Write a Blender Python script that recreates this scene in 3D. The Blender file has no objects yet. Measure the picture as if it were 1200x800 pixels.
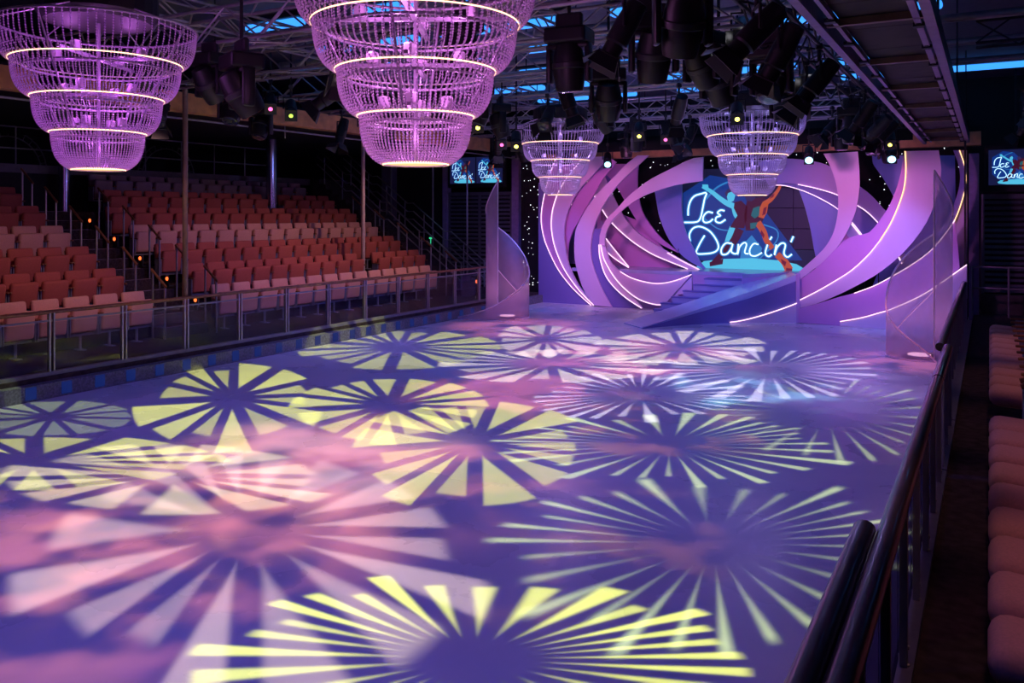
import bpy, bmesh, math, random
from mathutils import Vector, Matrix
random.seed(7)
S = bpy.context.scene
COL = S.collection
PI = math.pi

# ------------------------------------------------------------------ camera, world, exposure
F_PX, HOR, CAM_H = 981.0, 252.0, 2.8
TH = math.atan(560 / F_PX)
CT, ST = math.cos(TH), math.sin(TH)
cam_d = bpy.data.cameras.new('camera')
cam = bpy.data.objects.new('camera', cam_d); COL.objects.link(cam)
cam.location = (0, 0, CAM_H); cam.rotation_euler = (PI / 2, 0, TH)
cam_d.sensor_width = 36; cam_d.lens = 36 * F_PX / 1200
cam_d.shift_y = -(400 - HOR) / 1200
cam_d.clip_start = 0.05; cam_d.clip_end = 200
S.camera = cam
w = bpy.data.worlds.new('world'); S.world = w; w.use_nodes = True
w.node_tree.nodes['Background'].inputs[0].default_value = (0.10, 0.07, 0.22, 1)
w.node_tree.nodes['Background'].inputs[1].default_value = 0.03
S.view_settings.view_transform = 'Standard'
S.view_settings.look = 'None'
S.view_settings.exposure = 0.0
S.view_settings.gamma = 1.0
S.view_settings.use_curve_mapping = False
try:
    S.cycles.use_denoising = True
    S.cycles.max_bounces = 4
    S.cycles.transparent_max_bounces = 16
    S.cycles.sample_clamp_indirect = 4
    S.cycles.caustics_reflective = False
    S.cycles.caustics_refractive = False
except Exception:
    pass

def P(px, py, X=None, Y=None, Z=None):
    """a point of the photograph carried onto a plane of the hall"""
    a = (px - 600) / F_PX; b = -(py - HOR) / F_PX
    r = Vector((a * CT - ST, a * ST + CT, b))
    if X is not None: k = X / r.x
    elif Y is not None: k = Y / r.y
    else: k = (Z - CAM_H) / r.z
    return Vector((0, 0, CAM_H)) + r * k

# ------------------------------------------------------------------ stage lighting
class NT:
    def __init__(s, tree):
        s.t = tree; s.n = tree.nodes; s.l = tree.links
    def m(s, op, a, b=None, c=None, clamp=False):
        nd = s.n.new('ShaderNodeMath'); nd.operation = op; nd.use_clamp = clamp
        for i, v in enumerate((a, b, c)):
            if v is None: continue
            if isinstance(v, (int, float)): nd.inputs[i].default_value = v
            else: s.l.new(v, nd.inputs[i])
        return nd.outputs[0]
    def step(s, v, lo, hi):
        nd = s.n.new('ShaderNodeMapRange'); nd.interpolation_type = 'SMOOTHSTEP'
        s.l.new(v, nd.inputs[0]) if not isinstance(v, (int, float)) else None
        for i, q in ((1, lo), (2, hi)):
            if isinstance(q, (int, float)): nd.inputs[i].default_value = q
            else: s.l.new(q, nd.inputs[i])
        nd.inputs[3].default_value = 0; nd.inputs[4].default_value = 1
        return nd.outputs[0]

def spot(name, loc, aim, color, energy, angle=60, blend=0.4, radius=0.05):
    d = bpy.data.lights.new(name, 'SPOT'); d.energy = energy; d.color = color
    d.spot_size = math.radians(angle); d.spot_blend = blend; d.shadow_soft_size = radius
    o = bpy.data.objects.new(name, d); COL.objects.link(o)
    o.location = loc
    o.rotation_euler = (Vector(aim) - Vector(loc)).to_track_quat('-Z', 'Y').to_euler()
    return o

def gobo_coords(d, loc):
    """ice-plane coordinates of the beam: what a gobo slide in the projector would be keyed to"""
    d.use_nodes = True
    t = NT(d.node_tree); t.n.clear()
    geo = t.n.new('ShaderNodeNewGeometry')
    sp = t.n.new('ShaderNodeSeparateXYZ'); t.l.new(geo.outputs['Incoming'], sp.inputs[0])
    hx = t.m('MULTIPLY_ADD', t.m('DIVIDE', sp.outputs[0], sp.outputs[2]), -loc[2], loc[0])
    hy = t.m('MULTIPLY_ADD', t.m('DIVIDE', sp.outputs[1], sp.outputs[2]), -loc[2], loc[1])
    return t, hx, hy

def finish(t, strength, color=None):
    em = t.n.new('ShaderNodeEmission'); out = t.n.new('ShaderNodeOutputLight')
    if color is not None: em.inputs[0].default_value = (*color, 1)
    t.l.new(strength, em.inputs[1]); t.l.new(em.outputs[0], out.inputs[0])

def star_gobo(name, c, rs_, rd_, n, rot, color, energy, bar=0.05, frac=0.0, rin=0.14, soft=0.025, off=(0.0, 0.0), seed=0.0, z=4.08, warp=0.10):
    """sunburst slide: rs_ and rd_ are its half sizes on the ice across and along the throw"""
    loc = (c[0] + off[0], c[1] + off[1], z)
    ax = (CT * rs_, ST * rs_); k = rd_ / math.hypot(*c); ay = (c[0] * k, c[1] * k)
    det = ax[0] * ay[1] - ax[1] * ay[0]
    aim = Vector((c[0], c[1], 0)) - Vector(loc)
    far = max((Vector((c[0] + 1.15 * (math.cos(q) * ax[0] + math.sin(q) * ay[0]), c[1] + 1.15 * (math.cos(q) * ax[1] + math.sin(q) * ay[1]), 0)) - Vector(loc)).angle(aim) for q in [i * PI / 6 for i in range(12)])
    o = spot(name, loc, (c[0], c[1], 0), color, energy, angle=min(160, math.degrees(far) * 2 + 6), blend=0.04, radius=0.01)
    t, hx, hy = gobo_coords(o.data, loc)
    x0 = t.m('SUBTRACT', hx, c[0]); y0 = t.m('SUBTRACT', hy, c[1])
    x = t.m('ADD', t.m('MULTIPLY', x0, ay[1] / det), t.m('MULTIPLY', y0, -ay[0] / det))
    y = t.m('ADD', t.m('MULTIPLY', x0, -ax[1] / det), t.m('MULTIPLY', y0, ax[0] / det))
    r = t.m('SQRT', t.m('ADD', t.m('MULTIPLY', x, x), t.m('MULTIPLY', y, y)))
    ph = t.m('ADD', t.m('ARCTAN2', y, x), PI + rot)
    ph = t.m('ADD', ph, t.m('MULTIPLY', t.m('SINE', t.m('MULTIPLY_ADD', ph, 3.0, seed)), warp))
    u = t.m('MULTIPLY', ph, n / (2 * PI))
    fr = t.m('FRACT', u)
    idx = t.m('FLOORED_MODULO', t.m('FLOOR', u), n)
    wn = t.n.new('ShaderNodeTexWhiteNoise'); wn.noise_dimensions = '1D'
    t.l.new(t.m('ADD', idx, seed * 3.7 + 0.31), wn.inputs['W'])
    rnd = wn.outputs[0]
    edge = t.m('SUBTRACT', 0.5, t.m('ABSOLUTE', t.m('SUBTRACT', fr, 0.5)))      # 0 at a spoke, .5 mid petal
    dist = t.m('MULTIPLY', t.m('MULTIPLY', edge, 2 * PI / n), r)
    hw = t.m('MULTIPLY_ADD', r, frac * PI / n, bar)
    petal = t.step(t.m('SUBTRACT', dist, hw), 0.0, soft)
    ro = t.m('MULTIPLY_ADD', rnd, 0.30, 0.76)
    mask = t.m('SUBTRACT', 1.0, t.step(t.m('SUBTRACT', r, ro), 0.0, soft * 1.8))
    inner = t.step(r, rin, rin + 0.14)
    # the slide is graded so that the slanted throw stays even, as the lens of a profile spot does
    dx_ = t.m('SUBTRACT', hx, loc[0]); dy_ = t.m('SUBTRACT', hy, loc[1])
    q2 = t.m('MULTIPLY_ADD', t.m('ADD', t.m('MULTIPLY', dx_, dx_), t.m('MULTIPLY', dy_, dy_)), 1.0 / (z * z), 1.0)
    even = t.m('MINIMUM', t.m('POWER', q2, 1.0), 2.2)
    v = t.m('MULTIPLY', t.m('MULTIPLY', t.m('MULTIPLY', petal, mask), inner), even)
    finish(t, t.m('MULTIPLY', v, t.m('MULTIPLY_ADD', rnd, 0.45, 0.65)))
    return o

def cloud_gobo(name, c, R, color, energy, scale=1.2, lo=0.45, hi=0.7, off=(0, 0), z=4.08, stretch=(1, 1), ang=0.0):
    loc = (c[0] + off[0], c[1] + off[1], z)
    a = math.degrees(math.atan(R * max(stretch) * 1.1 / z)) * 2 + 6
    o = spot(name, loc, (c[0], c[1], 0), color, energy, angle=min(150, a), blend=0.6, radius=0.03)
    t, hx, hy = gobo_coords(o.data, loc)
    x0 = t.m('SUBTRACT', hx, c[0]); y0 = t.m('SUBTRACT', hy, c[1])
    ca, sa = math.cos(ang), math.sin(ang)
    x = t.m('DIVIDE', t.m('ADD', t.m('MULTIPLY', x0, ca), t.m('MULTIPLY', y0, sa)), stretch[0])
    y = t.m('DIVIDE', t.m('SUBTRACT', t.m('MULTIPLY', y0, ca), t.m('MULTIPLY', x0, sa)), stretch[1])
    r = t.m('SQRT', t.m('ADD', t.m('MULTIPLY', x, x), t.m('MULTIPLY', y, y)))
    cb = t.n.new('ShaderNodeCombineXYZ')
    t.l.new(x, cb.inputs[0]); t.l.new(y, cb.inputs[1]); cb.inputs[2].default_value = c[0] * 1.37 + c[1]
    nz = t.n.new('ShaderNodeTexNoise'); nz.inputs['Scale'].default_value = scale; nz.inputs['Detail'].default_value = 2.5
    t.l.new(cb.outputs[0], nz.inputs['Vector'])
    v = t.m('MULTIPLY', t.step(nz.outputs[0], lo, hi), t.m('SUBTRACT', 1.0, t.step(r, R * 0.45, R)))
    finish(t, v)
    return o

YEL = (0.96, 0.97, 0.11); PALE = (1.0, 0.86, 0.62); WHT = (0.95, 0.86, 1.0); LIME = (0.82, 1.0, 0.36)
PINK = (1.0, 0.27, 0.22); MAG = (1.0, 0.22, 0.34); AMB = (1.0, 0.34, 0.08); CYAN = (0.25, 0.75, 1.0)
PYEL = (0.95, 1.0, 0.10); YELP = (1.0, 0.84, 0.40)
# yellow and white sunbursts over the ice: centre, radius, petals, turn, colour, power
star_gobo('star_spot', (-11.31, 6.94), 1.23, 1.25, 12, 0.20, LIME, 218, bar=0.042, seed=7.4)
star_gobo('star_spot', (-10.09, 9.02), 1.37, 3.05, 14, 0.35, YEL, 608, bar=0.048, seed=8.2)
star_gobo('star_spot', (-9.46, 5.58), 2.08, 1.39, 16, 0.10, YEL, 608, bar=0.042, seed=8.9, off=(-1.2, -0.6))
star_gobo('star_spot', (-10.93, 14.30), 2.09, 2.8, 17, 0.30, YEL, 456, bar=0.036, seed=9.6)
star_gobo('star_spot', (-8.72, 16.83), 1.20, 2.67, 13, 0.10, PALE, 540, bar=0.042, seed=0.4, off=(-0.6, -1.6))
star_gobo('star_spot', (-7.20, 14.07), 2.25, 1.75, 18, 0.40, PALE, 540, bar=0.04, seed=1.1)
star_gobo('star_spot', (-7.70, 9.85), 1.45, 2.2, 16, 0.20, YEL, 608, bar=0.045, seed=1.8)
star_gobo('star_spot', (-5.52, 8.74), 1.45, 2.3, 16, 0.30, YEL, 532, bar=0.042, seed=2.6)
star_gobo('star_spot', (-4.75, 12.35), 1.71, 1.80, 30, 0.10, WHT, 540, bar=0.012, frac=0.36, rin=0.12, seed=4.0)
star_gobo('star_spot', (-5.68, 17.16), 1.81, 2.49, 16, 0.20, PALE, 540, bar=0.036, seed=4.8)
star_gobo('star_spot', (-3.49, 15.48), 2.17, 2.51, 28, 0.30, WHT, 520, bar=0.012, frac=0.4, rin=0.12, seed=5.5)
star_gobo('star_spot', (-2.02, 12.54), 1.64, 2.39, 26, 0.00, LIME, 420, bar=0.012, frac=0.50, rin=0.14, soft=0.05, seed=6.2)
star_gobo('star_spot', (-3.40, 9.82), 2.13, 1.58, 32, 0.15, LIME, 560, bar=0.01, frac=0.42, rin=0.12, soft=0.03, seed=6.9)
star_gobo('star_spot', (-2.06, 7.06), 1.86, 1.78, 28, 0.05, LIME, 640, bar=0.010, frac=0.40, rin=0.14, soft=0.06, seed=7.7)
star_gobo('star_spot', (-2.83, 4.47), 1.80, 1.19, 30, 0.12, PYEL, 980, bar=0.010, frac=0.26, rin=0.16, soft=0.035, seed=8.4)
star_gobo('star_spot', (-5.74, 5.32), 1.80, 2.85, 17, 0.20, (1.0, 0.70, 0.60), 400, bar=0.036, soft=0.05, seed=9.1)
star_gobo('star_spot', (-7.68, 6.02), 1.75, 1.31, 14, 0.42, YELP, 520, bar=0.042, soft=0.05, seed=9.9, off=(0.7, 0.4))
# rose and amber break-up washes
cloud_gobo('cloud_spot', (-6.6, 11.6), 2.2, MAG, 430, scale=1.3, lo=0.35, hi=0.6)
cloud_gobo('cloud_spot', (-6.2, 7.2), 3.2, PINK, 470, scale=1.1, lo=0.38, hi=0.66)
cloud_gobo('cloud_spot', (-6.2, 4.4), 2.8, PINK, 450, scale=1.3, lo=0.42, hi=0.66)
cloud_gobo('cloud_spot', (-7.0, 5.0), 2.6, AMB, 200, scale=1.7, lo=0.5, hi=0.66)
cloud_gobo('cloud_spot', (-3.6, 6.6), 2.4, AMB, 130, scale=1.5, lo=0.5, hi=0.68)
cloud_gobo('cloud_spot', (-4.2, 10.6), 2.6, AMB, 200, scale=1.4, lo=0.5, hi=0.7)
cloud_gobo('cloud_spot', (-6.2, 15.6), 3.2, MAG, 560, scale=1.0, lo=0.38, hi=0.64)
cloud_gobo('cloud_spot', (-10.2, 18.2), 2.4, MAG, 420, scale=1.0, lo=0.35, hi=0.6)
cloud_gobo('cloud_spot', (-3.6, 13.4), 2.2, CYAN, 380, scale=1.5, lo=0.45, hi=0.7)
cloud_gobo('cloud_spot', (-2.2, 14.6), 2.8, (0.6, 0.4, 1.0), 260, scale=0.8, lo=0.3, hi=0.7)
cloud_gobo('cloud_spot', (-1.4, 17.6), 1.6, MAG, 300, scale=1.6, lo=0.38, hi=0.6)
cloud_gobo('cloud_spot', (-6.9, 7.3), 2.5, (1.0, 0.52, 0.44), 420, scale=1.0, lo=0.32, hi=0.62)
# deep blue wash of the whole rink
for bx in (-10.0, -6.4, -2.8):
    for by in (3.5, 8.5, 13.5, 18.5):
        spot('blue_wash_spot', (bx, by, 4.08), (bx, by + 0.3, 0), (0.105, 0.125, 1.0), 140, angle=105, blend=0.9, radius=0.25)
# violet and blue washes on the stage set
for sx, tx, col, e in ((-9.5, -11.2, (0.82, 0.22, 0.66), 430), (-7.5, -9.2, (0.84, 0.23, 0.64), 430),
                       (-4.5, -3.2, (0.84, 0.22, 0.66), 430), (-2.2, -1.6, (0.74, 0.20, 0.76), 380),
                       (-6.4, -6.4, (0.25, 0.25, 1.0), 300)):
    spot('set_wash_spot', (sx, 18.3, 4.1), (tx, 24.0, 2.3), col, e, angle=62, blend=0.8, radius=0.15)
for sx, tx in ((-10.6, -12.0), (-6.2, -6.6), (-1.8, -2.6)):
    spot('set_blue_spot', (sx, 19.2, 4.1), (tx, 23.4, 0.6), (0.14, 0.20, 1.0), 460, angle=60, blend=0.9, radius=0.15)
# salmon house light on the seat banks
spot('seat_light', (-11.6, 18.6, 4.5), (-15.6, 18.6, 1.3), (1.0, 0.54, 0.48), 240, angle=78, blend=0.9, radius=0.12)
spot('seat_light', (-11.6, 14.6, 4.5), (-15.8, 14.8, 1.4), (1.0, 0.46, 0.43), 190, angle=72, blend=0.9, radius=0.12)
spot('seat_light', (-11.6, 9.2, 4.5), (-15.4, 9.6, 1.1), (1.0, 0.50, 0.50), 180, angle=70, blend=0.9, radius=0.12)
for sy in (5.2, 8.2, 11.4, 14.6):
    spot('right_seat_light', (0.15, sy, 4.5), (0.55, sy, 0.5), (1.0, 0.42, 0.40), 52, angle=50, blend=0.7, radius=0.12)
for cx_, cy_, e_ in ((-11.5, 19.8, 150), (-1.1, 18.1, 110)):
    spot('spiral_light', (cx_ * .8 - .9, cy_ - 4.2, 4.05), (cx_, cy_, .7), (1.0, .28, .62), e_, angle=26, blend=.9, radius=.1)
spot('louvre_light', (-13.6, 21.0, 4.3), (-15.8, 25.3, 2.4), (.25, .25, 1.0), 70, angle=50, blend=.9, radius=.1)
spot('column_light', (-13.2, 17.6, 4.5), (-19.1, 18.65, 4.2), (.25, .35, 1.0), 90, angle=12, blend=.8, radius=.1)
spot('rail_light', (-9.0, 14.0, 4.1), (-13.4, 14.0, 0.6), (0.30, 0.22, 1.0), 240, angle=90, blend=0.9, radius=0.12)

# ------------------------------------------------------------------ materials
MATS = {}
def mat(name, col, rough=0.6, metal=0.0, var=0.12, scale=8.0, bump=0.0, emit=None, estr=0.0, spec=0.5, coat=0.0):
    if name in MATS: return MATS[name]
    m = bpy.data.materials.new(name); m.use_nodes = True
    nt = m.node_tree; b = nt.nodes['Principled BSDF']
    b.inputs['Roughness'].default_value = rough; b.inputs['Metallic'].default_value = metal
    b.inputs['Specular IOR Level'].default_value = spec; b.inputs['Coat Weight'].default_value = coat
    tc = nt.nodes.new('ShaderNodeTexCoord'); nz = nt.nodes.new('ShaderNodeTexNoise')
    nz.inputs['Scale'].default_value = scale; nz.inputs['Detail'].default_value = 4
    nt.links.new(tc.outputs['Object'], nz.inputs['Vector'])
    rp = nt.nodes.new('ShaderNodeValToRGB')
    rp.color_ramp.elements[0].position = 0.3; rp.color_ramp.elements[1].position = 0.7
    rp.color_ramp.elements[0].color = (*[c * (1 - var) for c in col], 1)
    rp.color_ramp.elements[1].color = (*[min(1, c * (1 + var)) for c in col], 1)
    nt.links.new(nz.outputs[0], rp.inputs[0]); nt.links.new(rp.outputs[0], b.inputs['Base Color'])
    if bump:
        bp = nt.nodes.new('ShaderNodeBump'); bp.inputs['Strength'].default_value = bump
        nt.links.new(nz.outputs[0], bp.inputs['Height']); nt.links.new(bp.outputs[0], b.inputs['Normal'])
    if emit:
        b.inputs['Emission Color'].default_value = (*emit, 1); b.inputs['Emission Strength'].default_value = estr
    MATS[name] = m
    return m
def glow(name, col, s):
    return mat(name, (0.02, 0.02, 0.02), 0.5, emit=col, estr=s, var=0.0)

def ice_material():
    m = bpy.data.materials.new('ice'); m.use_nodes = True; nt = m.node_tree; b = nt.nodes['Principled BSDF']
    tc = nt.nodes.new('ShaderNodeTexCoord')
    n1 = nt.nodes.new('ShaderNodeTexNoise'); n1.inputs['Scale'].default_value = 0.9; n1.inputs['Detail'].default_value = 6
    n2 = nt.nodes.new('ShaderNodeTexNoise'); n2.inputs['Scale'].default_value = 26; n2.inputs['Detail'].default_value = 5
    mp = nt.nodes.new('ShaderNodeMapping'); mp.inputs['Scale'].default_value = (1, 0.35, 1); mp.inputs['Rotation'].default_value = (0, 0, 0.5)
    nt.links.new(tc.outputs['Object'], n1.inputs[0]); nt.links.new(tc.outputs['Object'], mp.inputs[0]); nt.links.new(mp.outputs[0], n2.inputs[0])
    r = nt.nodes.new('ShaderNodeValToRGB')
    r.color_ramp.elements[0].position = .3; r.color_ramp.elements[0].color = (.72, .74, .80, 1)
    r.color_ramp.elements[1].position = .7; r.color_ramp.elements[1].color = (.86, .87, .90, 1)
    nt.links.new(n1.outputs[0], r.inputs[0]); nt.links.new(r.outputs[0], b.inputs['Base Color'])
    rr = nt.nodes.new('ShaderNodeMapRange'); rr.inputs[3].default_value = .16; rr.inputs[4].default_value = .42
    nt.links.new(n1.outputs[0], rr.inputs[0]); nt.links.new(rr.outputs[0], b.inputs['Roughness'])
    bp = nt.nodes.new('ShaderNodeBump'); bp.inputs['Strength'].default_value = .05; bp.inputs['Distance'].default_value = .02
    nt.links.new(n2.outputs[0], bp.inputs['Height']); nt.links.new(bp.outputs[0], b.inputs['Normal'])
    b.inputs['Specular IOR Level'].default_value = .35
    return m
def glass_material(name, tint, fac, rough=0.05):
    m = bpy.data.materials.new(name); m.use_nodes = True; nt = m.node_tree; nt.nodes.clear()
    tr = nt.nodes.new('ShaderNodeBsdfTransparent'); tr.inputs[0].default_value = (*tint, 1)
    gl = nt.nodes.new('ShaderNodeBsdfGlossy'); gl.inputs['Roughness'].default_value = rough
    mx = nt.nodes.new('ShaderNodeMixShader'); mx.inputs[0].default_value = fac
    out = nt.nodes.new('ShaderNodeOutputMaterial')
    nt.links.new(tr.outputs[0], mx.inputs[1]); nt.links.new(gl.outputs[0], mx.inputs[2]); nt.links.new(mx.outputs[0], out.inputs[0])
    MATS[name] = m; return m
def gauze_material(name, col, clear):
    m = bpy.data.materials.new(name); m.use_nodes = True; nt = m.node_tree; nt.nodes.clear()
    tr = nt.nodes.new('ShaderNodeBsdfTransparent')
    df = nt.nodes.new('ShaderNodeBsdfDiffuse'); df.inputs[0].default_value = (*col, 1)
    tl = nt.nodes.new('ShaderNodeBsdfTranslucent'); tl.inputs[0].default_value = (*col, 1)
    m1 = nt.nodes.new('ShaderNodeMixShader'); m1.inputs[0].default_value = .45
    m2 = nt.nodes.new('ShaderNodeMixShader')
    nz = nt.nodes.new('ShaderNodeTexNoise'); nz.inputs['Scale'].default_value = 2.2
    tc = nt.nodes.new('ShaderNodeTexCoord'); nt.links.new(tc.outputs['Object'], nz.inputs[0])
    mr = nt.nodes.new('ShaderNodeMapRange'); mr.inputs[3].default_value = 1 - clear - .08; mr.inputs[4].default_value = 1 - clear + .08
    nt.links.new(nz.outputs[0], mr.inputs[0]); nt.links.new(mr.outputs[0], m2.inputs[0])
    out = nt.nodes.new('ShaderNodeOutputMaterial')
    nt.links.new(df.outputs[0], m1.inputs[1]); nt.links.new(tl.outputs[0], m1.inputs[2])
    nt.links.new(tr.outputs[0], m2.inputs[1]); nt.links.new(m1.outputs[0], m2.inputs[2]); nt.links.new(m2.outputs[0], out.inputs[0])
    MATS[name] = m; return m

ICE = ice_material()
GLASS = glass_material('balustrade_glass', (.84, .86, .90), .035)
GAUZE = gauze_material('gauze', (.84, .68, .90), .66)
BLACK = mat('black_paint', (.012, .012, .014), .55)
DARK = mat('dark_wall', (.020, .019, .024), .75)
DARK2 = mat('dark_metal', (.035, .034, .04), .45, .3)
FIXT = mat('fixture_black', (.011, .010, .013), .42, .1)
STEEL = mat('brushed_steel', (.52, .52, .56), .34, .9, scale=30)
GREYM = mat('painted_grey_metal', (.30, .30, .34), .5, .2)
TRUSS = mat('truss_aluminium', (.34, .32, .38), .42, .6)
WOOD = mat('handrail_wood', (.30, .13, .06), .42, scale=14, var=.3)
DWOOD = mat('dark_rail_wood', (.075, .045, .04), .30, scale=10, var=.25, coat=.3)
CARPET = mat('carpet', (.05, .035, .04), .95, scale=9, var=.55, bump=.2)
RISER = mat('riser_carpet', (.055, .035, .045), .95, scale=22, var=.5)
BEAMW = mat('beam_wood', (.70, .33, .12), .5, scale=5, var=.2)
BEADM = None

# ------------------------------------------------------------------ mesh helpers
ORG = {}
class MB:
    def __init__(s): s.v = []; s.f = []
    def add(s, vs, fs):
        o = len(s.v); s.v += [tuple(q) for q in vs]; s.f += [tuple(i + o for i in q) for q in fs]; return s
    def box(s, lo, hi):
        x0, y0, z0 = lo; x1, y1, z1 = hi
        return s.add([(x0, y0, z0), (x1, y0, z0), (x1, y1, z0), (x0, y1, z0), (x0, y0, z1), (x1, y0, z1), (x1, y1, z1), (x0, y1, z1)],
                     [(3, 2, 1, 0), (4, 5, 6, 7), (0, 1, 5, 4), (1, 2, 6, 5), (2, 3, 7, 6), (3, 0, 4, 7)])
    def xform(s, M):
        s.v = [tuple(M @ Vector(q)) for q in s.v]; return s
    def rbox(s, c, size, b=.03, M=None, seg=2):
        bm = bmesh.new(); bmesh.ops.create_cube(bm, size=1)
        bmesh.ops.scale(bm, vec=size, verts=bm.verts)
        bmesh.ops.bevel(bm, geom=list(bm.edges), offset=min(b, min(size) * .49), segments=seg, affect='EDGES', profile=.5)
        T = Matrix.Translation(c) @ (M if M is not None else Matrix.Identity(4))
        bm.verts.index_update()
        vs = [T @ q.co for q in bm.verts]; fs = [[q.index for q in f.verts] for f in bm.faces]; bm.free()
        return s.add(vs, fs)
    def tube(s, path, r, n=8, closed=False):
        path = [Vector(q) for q in path]; m = len(path); rings = []
        up = Vector((0, 0, 1)); prev = None
        for i, p in enumerate(path):
            if closed: t = path[(i + 1) % m] - path[i - 1]
            else: t = path[min(i + 1, m - 1)] - path[max(i - 1, 0)]
            if t.length < 1e-9: t = Vector((0, 0, 1))
            t.normalize()
            if prev is None:
                a = t.cross(up)
                if a.length < .05: a = t.cross(Vector((1, 0, 0)))
            else: a = prev - t * prev.dot(t)
            if a.length < 1e-6: a = t.orthogonal()
            a.normalize(); prev = a; b = t.cross(a)
            rr = r[i] if isinstance(r, (list, tuple)) else r
            rings.append([p + a * (rr * math.cos(2 * PI * k / n)) + b * (rr * math.sin(2 * PI * k / n)) for k in range(n)])
        vs = [q for R in rings for q in R]; fs = []
        for i in range(m if closed else m - 1):
            j = (i + 1) % m
            for k in range(n):
                l = (k + 1) % n; fs.append((i * n + k, i * n + l, j * n + l, j * n + k))
        if not closed:
            fs.append(tuple(range(n))[::-1]); fs.append(tuple(range((m - 1) * n, m * n)))
        return s.add(vs, fs)
    def lathe(s, prof, n=16, c=(0, 0, 0)):
        vs = []; fs = []
        for r, z in prof:
            for k in range(n):
                a = 2 * PI * k / n; vs.append((c[0] + r * math.cos(a), c[1] + r * math.sin(a), c[2] + z))
        for i in range(len(prof) - 1):
            for k in range(n):
                l = (k + 1) % n; fs.append((i * n + k, i * n + l, (i + 1) * n + l, (i + 1) * n + k))
        fs.append(tuple(range(n))[::-1]); fs.append(tuple(range((len(prof) - 1) * n, len(prof) * n)))
        return s.add(vs, fs)
    def strip(s, A, B, depth):
        """solid sheet between two rails of points (equal counts), thickened by vector depth"""
        n = len(A); D = Vector(depth)
        vs = [Vector(q) for q in A] + [Vector(q) for q in B]; vs += [q + D for q in vs]
        fs = []
        for i in range(n - 1):
            fs.append((i, i + 1, n + i + 1, n + i)); fs.append((2 * n + i + 1, 2 * n + i, 3 * n + i, 3 * n + i + 1))
            fs.append((i + 1, i, 2 * n + i, 2 * n + i + 1)); fs.append((n + i, n + i + 1, 3 * n + i + 1, 3 * n + i))
        fs.append((0, n, 3 * n, 2 * n)); fs.append((2 * n - 1, n - 1, 3 * n - 1, 4 * n - 1))
        return s.add(vs, fs)
    def mesh(s, name, m, smooth=False, origin=(0, 0, 0)):
        me = bpy.data.meshes.new(name)
        ox, oy, oz = origin
        me.from_pydata([(a - ox, b - oy, c - oz) for a, b, c in s.v], [], s.f); me.update()
        bm = bmesh.new(); bm.from_mesh(me); bmesh.ops.recalc_face_normals(bm, faces=bm.faces); bm.to_mesh(me); bm.free()
        if m: me.materials.append(m)
        if smooth:
            for p in me.polygons: p.use_smooth = True
            try: me.set_sharp_from_angle(angle=math.radians(40))
            except Exception: pass
        return me
    def part(s, name, m, parent, smooth=False, label=None):
        """mesh given in hall coordinates, linked as a child"""
        o = bpy.data.objects.new(name, s.mesh(name, m, smooth, ORG[parent.name])); COL.objects.link(o)
        o.parent = parent; ORG[o.name] = ORG[parent.name]
        if label: o['label'] = label
        return o
    def thing(s, name, m, label=None, cat=None, group=None, kind=None, smooth=False, origin=None):
        xs = list(zip(*s.v))
        org = origin or ((min(xs[0]) + max(xs[0])) / 2, (min(xs[1]) + max(xs[1])) / 2, min(xs[2]))
        o = bpy.data.objects.new(name, s.mesh(name, m, smooth, org)); COL.objects.link(o); o.location = org
        ORG[o.name] = tuple(org); tag(o, label, cat, group, kind); return o
def tag(o, label=None, cat=None, group=None, kind=None):
    if label: o['label'] = label
    if cat: o['category'] = cat
    if group: o['group'] = group
    if kind: o['kind'] = kind
    return o
def empty(name, loc, label, cat, group=None, kind=None):
    o = bpy.data.objects.new(name, None); COL.objects.link(o); o.location = loc; o.empty_display_size = .1
    ORG[o.name] = tuple(loc); return tag(o, label, cat, group, kind)
def children(o): return [c for c in bpy.data.objects if c.parent == o]
def dup(root, kids, loc, rotz=0, label=None, group=None, swap=None):
    r = root.copy(); COL.objects.link(r); r.location = loc; r.rotation_euler = (0, 0, rotz); ORG[r.name] = tuple(loc)
    if label: r['label'] = label
    if group: r['group'] = group
    for ch, gk in kids:
        c = ch.copy(); COL.objects.link(c); c.parent = r
        if swap and ch.name.split('.')[0] in swap:
            c.material_slots[0].link = 'OBJECT'; c.material_slots[0].material = swap[ch.name.split('.')[0]]
        for g in gk:
            d = g.copy(); COL.objects.link(d); d.parent = c
    return r
def kids_of(root): return [(c, children(c)) for c in children(root)]
ORD = ['first', 'second', 'third', 'fourth', 'fifth', 'sixth', 'seventh', 'eighth', 'ninth', 'tenth', 'eleventh', 'twelfth',
       'thirteenth', 'fourteenth', 'fifteenth', 'sixteenth', 'seventeenth', 'eighteenth', 'nineteenth', 'twentieth', 'last']
def smooth_curve(pts, n=26):
    pts = [Vector(p) for p in pts]
    if len(pts) == 2: return [pts[0].lerp(pts[1], i / (n - 1)) for i in range(n)]
    ext = [pts[0] * 2 - pts[1]] + pts + [pts[-1] * 2 - pts[-2]]
    dense = []
    for i in range(1, len(ext) - 2):
        p0, p1, p2, p3 = ext[i - 1:i + 3]
        for k in range(12):
            t = k / 12
            dense.append(.5 * ((2 * p1) + (p2 - p0) * t + (2 * p0 - 5 * p1 + 4 * p2 - p3) * t * t + (3 * p1 - p0 - 3 * p2 + p3) * t ** 3))
    dense.append(pts[-1])
    L = [0]
    for a, b in zip(dense, dense[1:]): L.append(L[-1] + (b - a).length)
    out = []; j = 0
    for i in range(n):
        s = L[-1] * i / (n - 1)
        while j < len(L) - 2 and L[j + 1] < s: j += 1
        d = L[j + 1] - L[j]
        out.append(dense[j].lerp(dense[j + 1], (s - L[j]) / d if d > 1e-9 else 0))
    return out

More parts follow.
